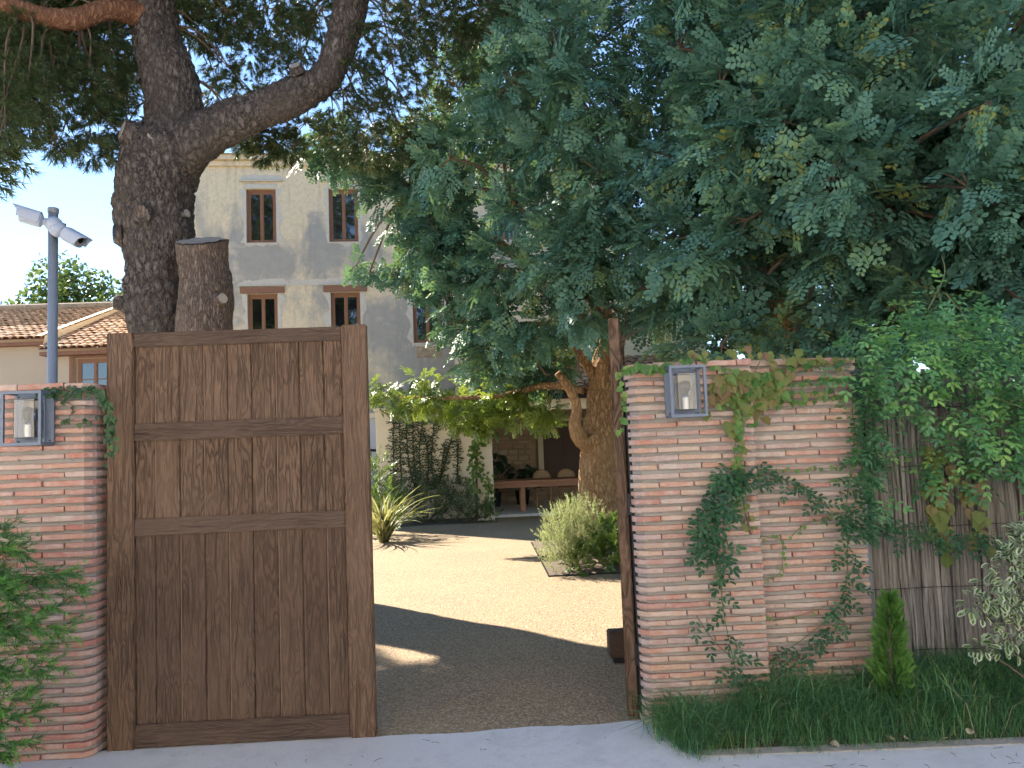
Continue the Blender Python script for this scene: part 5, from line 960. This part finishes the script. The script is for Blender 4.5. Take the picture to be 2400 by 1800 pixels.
def put_leaf(parent, mesh, pos, ax, nm, s):
    o = bpy.data.objects.new('leaf', mesh); col.objects.link(o); o.parent = parent; o.matrix_parent_inverse = wmat(parent).inverted()
    r_ = frames(np.array([ax], float), np.array([nm], float))[0]; o.matrix_basis = Matrix.Translation(tuple(pos)) @ Matrix(r_.tolist()).to_4x4() @ Matrix.Diagonal((s, s, s, 1)); return o
def along(path, step):
    P = resample(path, max(8, len(path)*10)); d = np.r_[0, np.cumsum(np.linalg.norm(np.diff(P, axis=0), axis=1))]; n = max(2, int(d[-1]/step))
    t = np.linspace(0, d[-1], n); return np.stack([np.interp(t, d, P[:, i]) for i in range(3)], 1)
def stem(parent, path, r0=.004, r1=.002, mat='twig'):
    P = resample(path, max(6, len(path)*5)); MB().tube(P, np.linspace(r0, r1, len(P)), 5).obj('stem', M[mat], parent)
def wall_leaf(par, bank_, p, size, spread=.012, off=.012, down=(.0, -.25, -1.)):
    q = p+np.array([rng.uniform(-spread, spread), -off+rng.uniform(-.018, .004), rng.uniform(-spread, spread)])
    put_leaf(par, rng.choice(bank_), q, np.array(down)+np.array([rng.uniform(-.8, .8), rng.uniform(-.35, .2), rng.uniform(-.3, .5)]), (rng.uniform(-.45, .45), -1, rng.uniform(.1, .8)), size*rng.uniform(.7, 1.2))
hc = thing('heart_leaf_creeper', 'bright green heart-leaved creeper running along the joints of the right brick wall', 'creeper', (1.5, -.06, 0))
STEP = dict(top=.016, hang=.03, over=.028, r1=.022, r2=.024, col=.020, row1=.03, row2=.022, row3=.03, row4=.026, row5=.03, s1=.032, s2=.045, s3=.08)
SIZE = dict(top=.046, hang=.036, over=.04, col=.034, row5=.024, s1=.022, s2=.024, s3=.02)
for kx, p in HEART.items():
    stem(hc, p, .0028, .0015, 'greentwig')
    for q in along(p, STEP[kx]): wall_leaf(hc, heart, q, SIZE.get(kx, .034), .016 if kx != 'col' else .028)
mc = thing('autumn_creeper', 'patch of yellowing lobed creeper leaves on the wall between the two brick sections', 'creeper', (1.6, -.06, 0))
stem(mc, [(1.50, -.068, 1.02), (1.46, -.07, 1.3), (1.5, -.07, 1.75), (1.62, -.05, 2.0)], .005, .003)
for i in range(130):
    u = rng.gauss(0, .10); z = 1.93-abs(rng.gauss(0, .11)); x = 1.55+u+max(0, (z-1.85))*.6
    wall_leaf(mc, mature if rng.random() < .7 else heart, np.array([x, (-.06 if x < 1.56 else .0), z]), .062, .01, .02)
for q in along([(1.46, -.07, 1.8), (1.45, -.07, 1.5), (1.46, -.07, 1.2), (1.5, -.03, 1.05)], .022): wall_leaf(mc, mature, q, .04, .03)
for q in along([(1.6, 0, 2.04), (1.75, 0, 2.03), (1.9, 0, 2.03), (2.1, 0, 1.95)], .03): wall_leaf(mc, mature, q, .05, .04)
for q in along([(1.2, -.02, 2.05), (1.4, .0, 2.06), (1.55, 0, 2.07)], .045): wall_leaf(mc, mature, q, .05, .03)
# trumpet vine
TL = [pinnate(3, .042, .25, .10, .25, True, 66) for _ in range(3)]
TB = []
for T in TL:
    me = mesh_np('leaf', T[0], T[1], M['dark']); TB.append(me)
tv = thing('trumpet_vine', 'mounded trumpet vine spilling over the brushwood fence and brick wall end', 'climbing vine', (2.6, .2, 0))
def vleaf(p, s=1., sp=.02):
    q = p+np.array([rng.uniform(-sp, sp), -.02+rng.uniform(-.04, .01), rng.uniform(-sp, sp)]); a = rng.uniform(-.9, .9)
    put_leaf(tv, rng.choice(TB), q, (math.sin(a)*1.2+rng.choice((-.7, .7)), -.45, -math.cos(a)*.7+rng.uniform(-.2, .4)), (rng.uniform(-.3, .3), -.8, .8+rng.uniform(-.3, .3)), s*rng.uniform(.75, 1.15))
for kx, p in DARK.items():
    stem(tv, p, .004, .002, 'greentwig')
    for q in along(p, dict(j=.008, j2=.05, l=.024, m=.02, n=.022, k=.026, q=.07).get(kx, .04)): vleaf(q, .9 if kx != 'j' else 1.0, .05 if kx in 'jmn' else .022)
vb = [(2.15, .10, 1.95, .14), (2.28, .05, 1.98, .18), (2.45, .05, 2.02, .20), (2.62, .08, 2.05, .20), (2.8, .08, 2.05, .22), (2.98, .05, 2.0, .22), (3.15, .02, 1.9, .22), (3.3, .0, 1.8, .22), (2.3, .1, 1.75, .16), (2.26, .12, 1.55, .13), (2.28, .12, 1.38, .12), (2.3, .13, 1.2, .10),
      (2.72, .12, 1.70, .16), (2.85, .12, 1.55, .17), (2.98, .1, 1.65, .18), (3.1, .1, 1.5, .16), (3.25, .08, 1.55, .2), (3.35, .06, 1.35, .18), (2.75, .14, 1.45, .12), (2.62, .16, 1.72, .1), (2.75, .2, 2.28, .12), (2.86, .2, 2.36, .09), (2.5, .16, 2.2, .10), (2.3, .18, 2.14, .09), (3.1, .2, 2.2, .1), (3.4, .1, 2.05, .2), (3.55, .05, 1.7, .25), (3.6, .05, 1.3, .2), (3.38, .1, 1.05, .12), (2.7, .14, 1.28, .10), (2.95, .14, 1.3, .1)]
vb = [(x, y-.09 if z > 1.5 else y, z, r_) for x, y, z, r_ in vb]
P, D = blob_points(vb, 110, lo=.5, hi=1.15, bias=(0, -.5, .3)); n = len(P)
foliage('foliage', [pinnate(3, .045, .24, .11, .3, True, 66) for _ in range(5)], P, frames(rand_dirs(n)*.7+D*.5+np.array([0, -.4, -.35]), D*.5+np.array([0, -.25, .8])+rand_dirs(n)*.3), nr.uniform(.75, 1.15, n), M['trump'], tv, kind='stuff')
for a, b, c in (((2.6, .0, 2.0), (2.9, -.15, 1.75), (3.25, -.1, 1.62)), ((2.85, .0, 2.1), (2.7, -.12, 1.95), (2.5, -.1, 1.75)), ((3.0, 0, 1.6), (3.12, -.12, 1.8), (3.2, -.05, 2.05)), ((2.3, .05, 2.0), (2.36, .05, 2.16), (2.55, .1, 2.2)), ((2.75, .15, 2.3), (2.85, .12, 2.5), (2.83, .1, 2.62)), ((2.9, .2, 2.4), (3.0, .15, 2.2), (2.98, .1, 2.0))): stem(tv, [a, b, c], .004, .002, 'greentwig')
for i in range(90):  # yellowing big leaves low on the fence
    put_leaf(tv, rng.choice(mature), (rng.choice((2.72, 2.76, 2.92, 2.98))+rng.gauss(0, .04), .19+rng.uniform(-.03, .02), rng.triangular(.7, 1.5, 1.2)), (rng.uniform(-.6, .6), -.2, -1), (rng.uniform(-.4, .4), -1, rng.uniform(.1, .7)), rng.uniform(.04, .075))
# ivy on the left wall
iv = thing('ivy', 'dark ivy trailing along the left wall top and down beside the gate', 'ivy', (-2.2, -.09, 0))
for i, p in enumerate(LEFTIVY):
    stem(iv, p, .003, .002)
    for rep in range(2 if i < 2 else 1):
        for q in along(p, (.013, .012, .024, .02)[i]): wall_leaf(iv, ivyl, q, .034 if i < 2 else .028, .024, .012)
# climbing fig on the courtyard wall
cf = thing('climbing_fig', 'dark climbing fig fanned in vertical stems over the cream courtyard wall', 'climbing plant', (-1.3, 13.1, 0))
pos, ax = [], []
for p in FIG:
    stem(cf, p, .016, .008)
    for q in along(p, .055):
        for s in (-1, 1):
            if rng.random() < .8:
                L = rng.uniform(.05, .16)
                for t in np.arange(.01, L, .016): pos.append(q+np.array([s*t, -.012, .12*t+rng.uniform(-.012, .012)])); ax.append((s*.6, -.3, rng.uniform(-1, 1)))
    for q in along(p, .012): pos.append(q+np.array([rng.uniform(-.02, .02), -.02, 0])); ax.append((rng.uniform(-1, 1), -.4, rng.uniform(-1, 1)))
pos = np.array(pos); ax = np.array(ax); n = len(pos)
foliage('foliage', [leaflet(.034, .36, .1, .1)], pos, frames(ax, np.array([0, -1., .3])+rand_dirs(n)*.4), nr.uniform(.7, 1.3, n), M['fig'], cf, kind='stuff')
# flowering vine over wall and porch edge
vn = thing('courtyard_vine', 'green vine draped over the courtyard wall top and trailing down the porch pillar', 'climbing vine', (0, 12.4, 0))
P, D = blob_points([b for b in VINE_BLOBS if b[0] < .6], 40, lo=.4, hi=1.15); n = len(P)
VL = [spray(leaflet(.075, .36, .2, .15), 7, .16, 60, .4) for _ in range(4)]
foliage('foliage', VL, P, frames(rand_dirs(n)*.8+D*.6+np.array([0, 0, -.3]), D*.5+np.array([0, 0, .7])+rand_dirs(n)*.5), nr.uniform(.7, 1.2, n), M['vine'], vn, kind='stuff')
hang = [[(.02, 12.22, 2.2), (-.03, 12.2, 1.75), (-.09, 12.2, 1.3), (-.04, 12.2, .9)], [(-.06, 12.22, 2.2), (-.14, 12.2, 1.7), (-.2, 12.2, 1.2), (-.15, 12.15, .6)], [(.1, 12.2, .95), (.13, 12.2, .6), (.08, 12.15, .2)], [(.03, 12.2, .5), (.12, 12.15, .3), (.18, 12.1, .15)], [(.12, 12.22, 2.2), (.05, 12.2, 1.9), (.06, 12.2, 1.6)]]
pos = []
for p in hang:
    stem(vn, p, .01, .005)
    for q in along(p, .014): pos.append(q+np.array([rng.gauss(0, .06), -.03+rng.uniform(-.05, .02), rng.gauss(0, .04)]))
stem(vn, [(-.15, 12.3, .05), (-.12, 12.24, 1), (-.1, 12.22, 2.3)], .03, .02)
pos = np.array(pos); n = len(pos)
foliage('trailing_leaves', [leaflet(.085, .42, .2, .1)], pos, frames(rand_dirs(n)*.6+np.array([0, -.3, -.7]), np.array([0, -1., .6])+rand_dirs(n)*.4), nr.uniform(.7, 1.2, n), M['vine'], vn, kind='stuff')

# ------------------------------------------------------------------ shrubs and small plants
def shrub(name, label, cat_, base, blobs, templates, mat, dens, sc=(.8, 1.2), up=.6, lo=.45, bias=(0, -.2, .3), group=None, stemr=.012):
    t = thing(name, label, cat_, base, 0, group); P, D = blob_points(blobs, dens, lo=lo, hi=1.1, bias=bias); P[:, 2] = np.maximum(P[:, 2], base[2]+.012); n = len(P)
    foliage('foliage', templates, P, frames(rand_dirs(n)*.5+D*.7+np.array([0, 0, up]), D*.6+np.array([0, -.1, .5])+rand_dirs(n)*.4), nr.uniform(*sc, n), mat, t, kind='stuff')
    m = MB()
    for b in blobs: m.tube(resample([np.array(base)+np.array([rng.uniform(-.04, .04), rng.uniform(-.04, .04), 0]), (np.array(base)+np.array(b[:3]))/2+np.array([rng.uniform(-.05, .05), 0, .04]), b[:3]], 6), np.linspace(stemr, stemr*.4, 6), 5, False)
    m.obj('stem', M['twig'], t); return t
def needle_tuft(n, L, w, tw, e0=.5, e1=1.1):
    return tuft(n, L, w, tw)
RT = [tuft(26, .028, .0032, .15) for _ in range(3)]
rb = [(.86, 5.08, .12, .14), (.92, 5.12, .30, .2), (1.1, 5.1, .16, .16), (.95, 5.2, .22, .22), (.98, 5.3, .5, .24), (1.05, 5.35, .56, .18), (1.2, 5.3, .35, .25), (1.25, 5.45, .6, .22), (.88, 5.35, .38, .18), (1.12, 5.5, .62, .13), (1.4, 5.5, .36, .16)]
shrub('rosemary_bush', 'pale grey-green rosemary bush at the corner of the tree bed', 'shrub', (1.08, 5.3, .03), rb, RT, M['rosemary'], 190, (.8, 1.3), 1.1)
bb = [(1.25, 5.15, .16, .16), (1.45, 5.12, .2, .2), (1.65, 5.2, .24, .2), (1.85, 5.25, .28, .2), (1.5, 5.4, .34, .2), (1.75, 5.45, .38, .2), (2.0, 5.4, .38, .2), (1.3, 5.1, .1, .1), (1.08, 5.08, .1, .1)]
shrub('broadleaf_shrub', 'low glossy green shrub at the foot of the sunlit carob trunk', 'shrub', (1.6, 5.3, .04), bb, [spray(leaflet(.085, .28, .25, .2), 6, .12, 55, .5) for _ in range(3)], M['shrub'], 55, (.7, 1.1))
sb = [(-2.0, 10.3, .5, .3), (-2.1, 10.6, .9, .3), (-1.95, 10.7, 1.2, .25), (-2.2, 10.4, .3, .3), (-1.8, 10.9, .7, .25), (-1.75, 10.6, .35, .25)]
shrub('green_shrub', 'bright green leafy shrub behind the striped blade plant', 'shrub', (-2, 10.6, 0), sb, [spray(leaflet(.07, .2, .2, .15), 8, .16, 50, .4) for _ in range(3)], M['shrub'], 40)
gb = [(x+rng.uniform(-.1, .1), y+rng.uniform(-.1, .1), z, r_) for x, y, z, r_ in ((-1.75, 12.2, .2, .3), (-1.5, 12.5, .42, .3), (-1.2, 12.3, .25, .32), (-.95, 12.5, .45, .3), (-.7, 12.4, .25, .3), (-.45, 12.5, .5, .28), (-1.3, 12.7, .62, .25), (-.8, 12.8, .6, .25), (-2.0, 12.5, .4, .3), (-1.85, 12.8, .6, .28))]
shrub('ground_cover', 'dark mixed low planting along the foot of the ivy wall', 'shrub', (-1.2, 12.5, .01), gb, [spray(leaflet(.07, .14, .2, .15), 8, .16, 45, .5) for _ in range(3)], M['cover'], 42)
gb2 = [(-.35, 12.0, .12, .18), (-.15, 11.95, .14, .18), (.05, 12.0, .1, .15), (-.5, 12.1, .25, .2), (-.3, 12.15, .35, .18), (.15, 12.1, .08, .1)]
shrub('trailing_plant', 'trailing grey-green plant heaped round the foot of the porch pillar', 'shrub', (-.2, 12.1, .01), gb2, [spray(leaflet(.06, .16, .2, .2), 9, .18, 45, .3) for _ in range(3)], M['cover'], 60)
# striped blade plant
bp = thing('blade_plant', 'spiky yellow-striped blade plant at the driveway edge beside the gate', 'plant', (-1.72, 9.25, 0))
bm_ = []
for i in range(4):
    V = []; F = []; n = 9; L = (.75, .9, 1.0, .65)[i]; cv = (.5, .8, 1.1, .7)[i]
    for k in range(n+1): t = k/n; a = 1.25-cv*t*1.2; V += [(L*sum(math.cos(1.25-cv*1.2*j/n) for j in range(k))/n, s*.022*(1-t**2.2)+.0002*s, L*sum(math.sin(1.25-cv*1.2*j/n) for j in range(k))/n+abs(s)*.006) for s in (-1, 0, 1)]
    for k in range(n): F += [(k*3, k*3+3, k*3+4, k*3+1), (k*3+1, k*3+4, k*3+5, k*3+2)]
    me = bpy.data.meshes.new('blade'); me.from_pydata(V, [], F); me.materials.append(M['blade']); me.update(); bm_.append(me)
for i in range(110):
    o = bpy.data.objects.new('blade', rng.choice(bm_)); col.objects.link(o); o.parent = bp; o.location = (rng.uniform(-.07, .07), rng.uniform(-.07, .07), .0)
    o.rotation_euler = (rng.uniform(-.2, .2), rng.uniform(-.35, .35), rng.uniform(0, 6.28)); s = rng.uniform(.8, 1.35); o.scale = (s, s, s)
# monstera pots on the porch
def monstera(label, x, y, h, seed):
    t = thing('monstera_plant', label, 'plant', (x, y, .06), 0, 'dark potted plants on the porch'); r_ = random.Random(seed)
    m = MB(); m.tube([(0, 0, 0), (0, 0, .02), (0, 0, .34), (0, 0, .36)], [.13, .14, .19, .19], 20); m.obj('pot', M['black'], t, False)
    out = [(0, .20), (.08, .32), (.22, .40), (.24, .18), (.30, .42), (.44, .42), (.46, .16), (.52, .38), (.66, .34), (.68, .14), (.74, .26), (.9, .12), (1, .005)]
    me = leaf_mesh('leaf', out, M['monst'], .2, .35)
    for i in range(16):
        a = r_.uniform(0, 6.28); z = h*r_.uniform(.45, 1); d = r_.uniform(.1, .34); P_ = np.array([d*math.cos(a), d*math.sin(a), z])
        MB().tube(resample([(0, 0, .34), (d*.3*math.cos(a), d*.3*math.sin(a), z*.7), P_], 7), .008, 5).obj('stem', M['greentwig'], t, False)
        r2 = frames(np.array([[math.cos(a), math.sin(a), -.5]]), np.array([[.3*math.cos(a), .3*math.sin(a)-.4, 1.]]))[0]
        o = bpy.data.objects.new('leaf', me); col.objects.link(o); o.parent = t; s = r_.uniform(.22, .36); o.matrix_basis = Matrix.Translation(tuple(P_)) @ Matrix(r2.tolist()).to_4x4() @ Matrix.Diagonal((s, s, s, 1))
monstera('tall dark potted monstera at the left end of the porch table', .28, 15.2, 1.35, 1)
monstera('smaller dark potted monstera between pillar and cane chairs', 1.0, 15.6, 1.0, 2)
# small thuja
th = thing('thuja', 'small bright green conical conifer in the grass before the fence', 'conifer', (2.19, -.15, .05))
fan = cat([scatter(leaflet(.022, .22, .1, .05), np.array([[.006+.011*i, 0, 0]]), frames(np.array([[math.cos(s*(.75-.05*i)), math.sin(s*(.75-.05*i)), .05]]), np.array([[0, .1, 1.]])), 1.15-.09*i) for i in range(7) for s in (-1, 1)])
n = 1700; zt = nr.random(n)**1.15; a = nr.uniform(0, 2*np.pi, n); rad = (.095*(1-zt)**.7+.008)*np.sqrt(nr.uniform(.04, 1.35, n))*(1+.22*np.sin(zt*23+a*2))
P = np.stack([2.19+.035*zt+rad*np.cos(a), -.15+rad*np.sin(a), 0.06+.60*zt], 1); ax = np.stack([np.cos(a), np.sin(a), np.full(n, 1.1)], 1)+rand_dirs(n)*.35
foliage('foliage', [fan], P, frames(ax, np.stack([-np.sin(a), np.cos(a), np.zeros(n)], 1)+rand_dirs(n)*.6), nr.uniform(.35, .75, n), M['thuja'], th, kind='stuff')
MB().tube([(2.19, -.15, .0), (2.2, -.15, .3), (2.222, -.15, .60)], [.012, .008, .003], 6).obj('stem', M['twig'], th)
# variegated shrub at the right edge
vs = thing('variegated_shrub', 'cream-edged variegated shrub cut off by the right picture edge', 'shrub', (3.05, -.32, .02))
vb2 = [(2.62, -.3, .62, .07), (2.70, -.32, .68, .09), (2.80, -.3, .60, .10), (2.82, -.3, .78, .10), (2.92, -.32, .92, .10), (2.86, -.3, .86, .08), (2.98, -.3, .72, .13), (2.62, -.3, .40, .06), (2.74, -.32, .43, .08), (2.86, -.32, .5, .11), (3.02, -.3, .9, .14), (3.1, -.3, .6, .16), (2.96, -.3, 1.0, .08)]
P, D = blob_points(vb2, 480, lo=.35, hi=1.1); n = len(P); rot = frames(rand_dirs(n)*.5+D*.7+np.array([-.2, -.2, -.2]), D*.4+np.array([0, -.3, .8])+rand_dirs(n)*.35); sc_ = nr.uniform(.7, 1.1, n)
foliage('foliage', [leaflet(.058, .30, .25, .15)], P, rot, sc_, M['varieg'], vs, kind='stuff')
foliage('leaf_centres', [leaflet(.050, .15, .25, .15)], P+rot[:, :, 2]*.0012+rot[:, :, 0]*.001, rot, sc_, M['shrub'], vs, kind='stuff')
for b in vb2: stem(vs, [(3.05+rng.uniform(-.03, .03), -.32, .02), ((3.05+b[0])/2, -.31, b[2]*.6), b[:3]], .007, .003)
# feathery conifer at the left edge
fc = thing('feathery_conifer', 'feathery blue-green conifer with bright tips in the lower left corner', 'conifer', (-2.75, -.62, 0))
tips = [(-2.02, -.6, 1.05), (-1.93, -.62, .98), (-1.98, -.66, .80), (-2.08, -.64, .72), (-2.10, -.6, .62), (-2.22, -.6, 1.18), (-2.05, -.68, .90), (-2.16, -.66, .50), (-2.14, -.62, .42), (-2.2, -.62, .28), (-2.3, -.6, 1.25), (-2.15, -.56, 1.02), (-2.24, -.68, .82), (-2.28, -.66, .62), (-2.3, -.66, .38), (-2.2, -.7, .97), (-2.32, -.62, 1.05), (-2.3, -.6, .22), (-2.1, -.7, .84)]
FT = [tuft(30, .034, .0024, .09) for _ in range(4)]; P, A = [], []
MB().tube([(-2.75, -.62, 0), (-2.72, -.62, .7), (-2.76, -.62, 1.5)], [.03, .022, .008], 8).obj('trunk', M['twig'], fc)
for tp in tips+[(x-.3, y+rng.uniform(-.1, .1), z+rng.uniform(-.1, .1)) for x, y, z in tips]:
    b = np.array([-2.73, -.62, max(.1, tp[2]-.15+rng.uniform(-.1, .1))]); Q = resample([b, (b+np.array(tp))/2+np.array([0, 0, .05]), tp], 12)
    MB().tube(Q, np.linspace(.008, .002, 12), 5).obj('branch', M['twig'], fc)
    for i in range(2, 12):
        for j in range(4):
            d = Q[min(i, 11)]-Q[i-1]; d = d/np.linalg.norm(d); P.append(Q[i]+rand_dirs(1)[0]*.05*(1.25-i/12)); A.append(d+rand_dirs(1)[0]*.75+np.array([0, 0, -.15]))
P = np.array(P); n = len(P); foliage('foliage', FT, P, frames(np.array(A), rand_dirs(n)), nr.uniform(.8, 1.25, n), M['feather'], fc, kind='stuff')
# grass in the bed
def blade_tuft(n=16, spread=.035):
    v, f = [], []
    for i in range(n):
        a = rng.uniform(0, 6.28); L = rng.uniform(.06, .20); lean = rng.uniform(.35, 1.35); w = rng.uniform(.0012, .0022); b = np.array([rng.gauss(0, spread), rng.gauss(0, spread), 0]); d = np.array([math.cos(a), math.sin(a), 0]); s = np.array([-d[1], d[0], 0])*w
        p1 = b+d*L*lean*.3+np.array([0, 0, L*.55]); p2 = b+d*L*lean+np.array([0, 0, L*(1-.35*lean)]); k = len(v)
        v += [b-s, b+s, p1+s*.8, p1-s*.8, p2+s*.15, p2-s*.15]; f += [(k, k+1, k+2, k+3), (k+3, k+2, k+4, k+5)]
    return np.array(v), np.array(f)
GT_ = [blade_tuft(16, .045) for _ in range(5)]; P = []
while len(P) < 2800:
    x = .98+4.3*rng.random()**1.3; y = -.50-.012*(x-1)+.70*rng.random()
    if mnoise.noise(Vector((x*3.2, y*4, 2))) < -.28 and rng.random() < .85: continue
    if y < -.40 and rng.random() < .55: continue
    if x < 1.56 and y > -.09: continue
    if x < 2.22 and y > .0: continue
    u = (x-.965)/4.6; w = (y+.475+.02*u)/.72; P.append((x, y, -.012+.085*min(1, w*2.6)*min(1, u*9)))
P = np.array(P); n = len(P); a = nr.uniform(0, 6.28, n); hs = (.62+.6*np.clip((P[:, 1]+.45)*2.2, 0, 1)+nr.uniform(-.2, .45, n))*np.array([1+.55*mnoise.noise(Vector((p[0]*4.5, p[1]*5, 7))) for p in P])
gr = foliage('grass', GT_, P, frames(np.stack([np.cos(a), np.sin(a), 0*a], 1), np.array([0, -.1, 1.])+0*P), hs, M['grass'], None)
tag(gr, 'long tangled green grass filling the bed before the fence', 'grass', kind='stuff')
dl = leaf_mesh('leaf', [(-.1, .1), (.1, .3), (.4, .34), (.75, .2), (1, .01)], M['dry'], .3, .3)
for i, (x, y, z, s, a) in enumerate(((2.07, -.505, .035, .055, .4), (2.0, -.515, .035, .05, 2.), (2.40, -.50, .04, .06, .7), (2.27, -.53, .035, .045, 3.), (2.62, -.22, .17, .05, 1.2), (1.7, -.49, .03, .05, 5.))):
    o = bpy.data.objects.new('dry_leaf', dl); col.objects.link(o); o.location = (x, y, z); o.rotation_euler = (rng.uniform(-.5, .5), rng.uniform(-.5, .5), a); o.scale = (s, s, s); tag(o, ('curled dry leaf on the kerb straight below the thuja', 'small dry leaf on the kerb just left of the thuja', 'pale dry leaf at the kerb, farthest right on the grass edge', 'small dry leaf on the kerb a little right of the thuja', 'beige dry leaf caught in the grass between thuja and variegated shrub', 'dry leaf on the kerb in front of the brick wall')[i], 'leaf', 'dry leaves at the grass edge')

tw_m = MB()
for i in range(70):
    x = rng.uniform(-2.2, 3.0); y = rng.uniform(-.95, -.08) if x < .9 else rng.uniform(-.9, -.6); a = rng.uniform(0, 6.28); L = rng.uniform(.015, .06)
    tw_m.tube([(x, y, .0062), (x+.5*L*math.cos(a+.2), y+.5*L*math.sin(a+.2), .0075), (x+L*math.cos(a), y+L*math.sin(a), .0062)], .0012, 4)
tag(tw_m.obj('pine_needle_litter', M['twig']), 'scattered brown needles and twigs lying on the pale pavement', 'litter', kind='stuff')
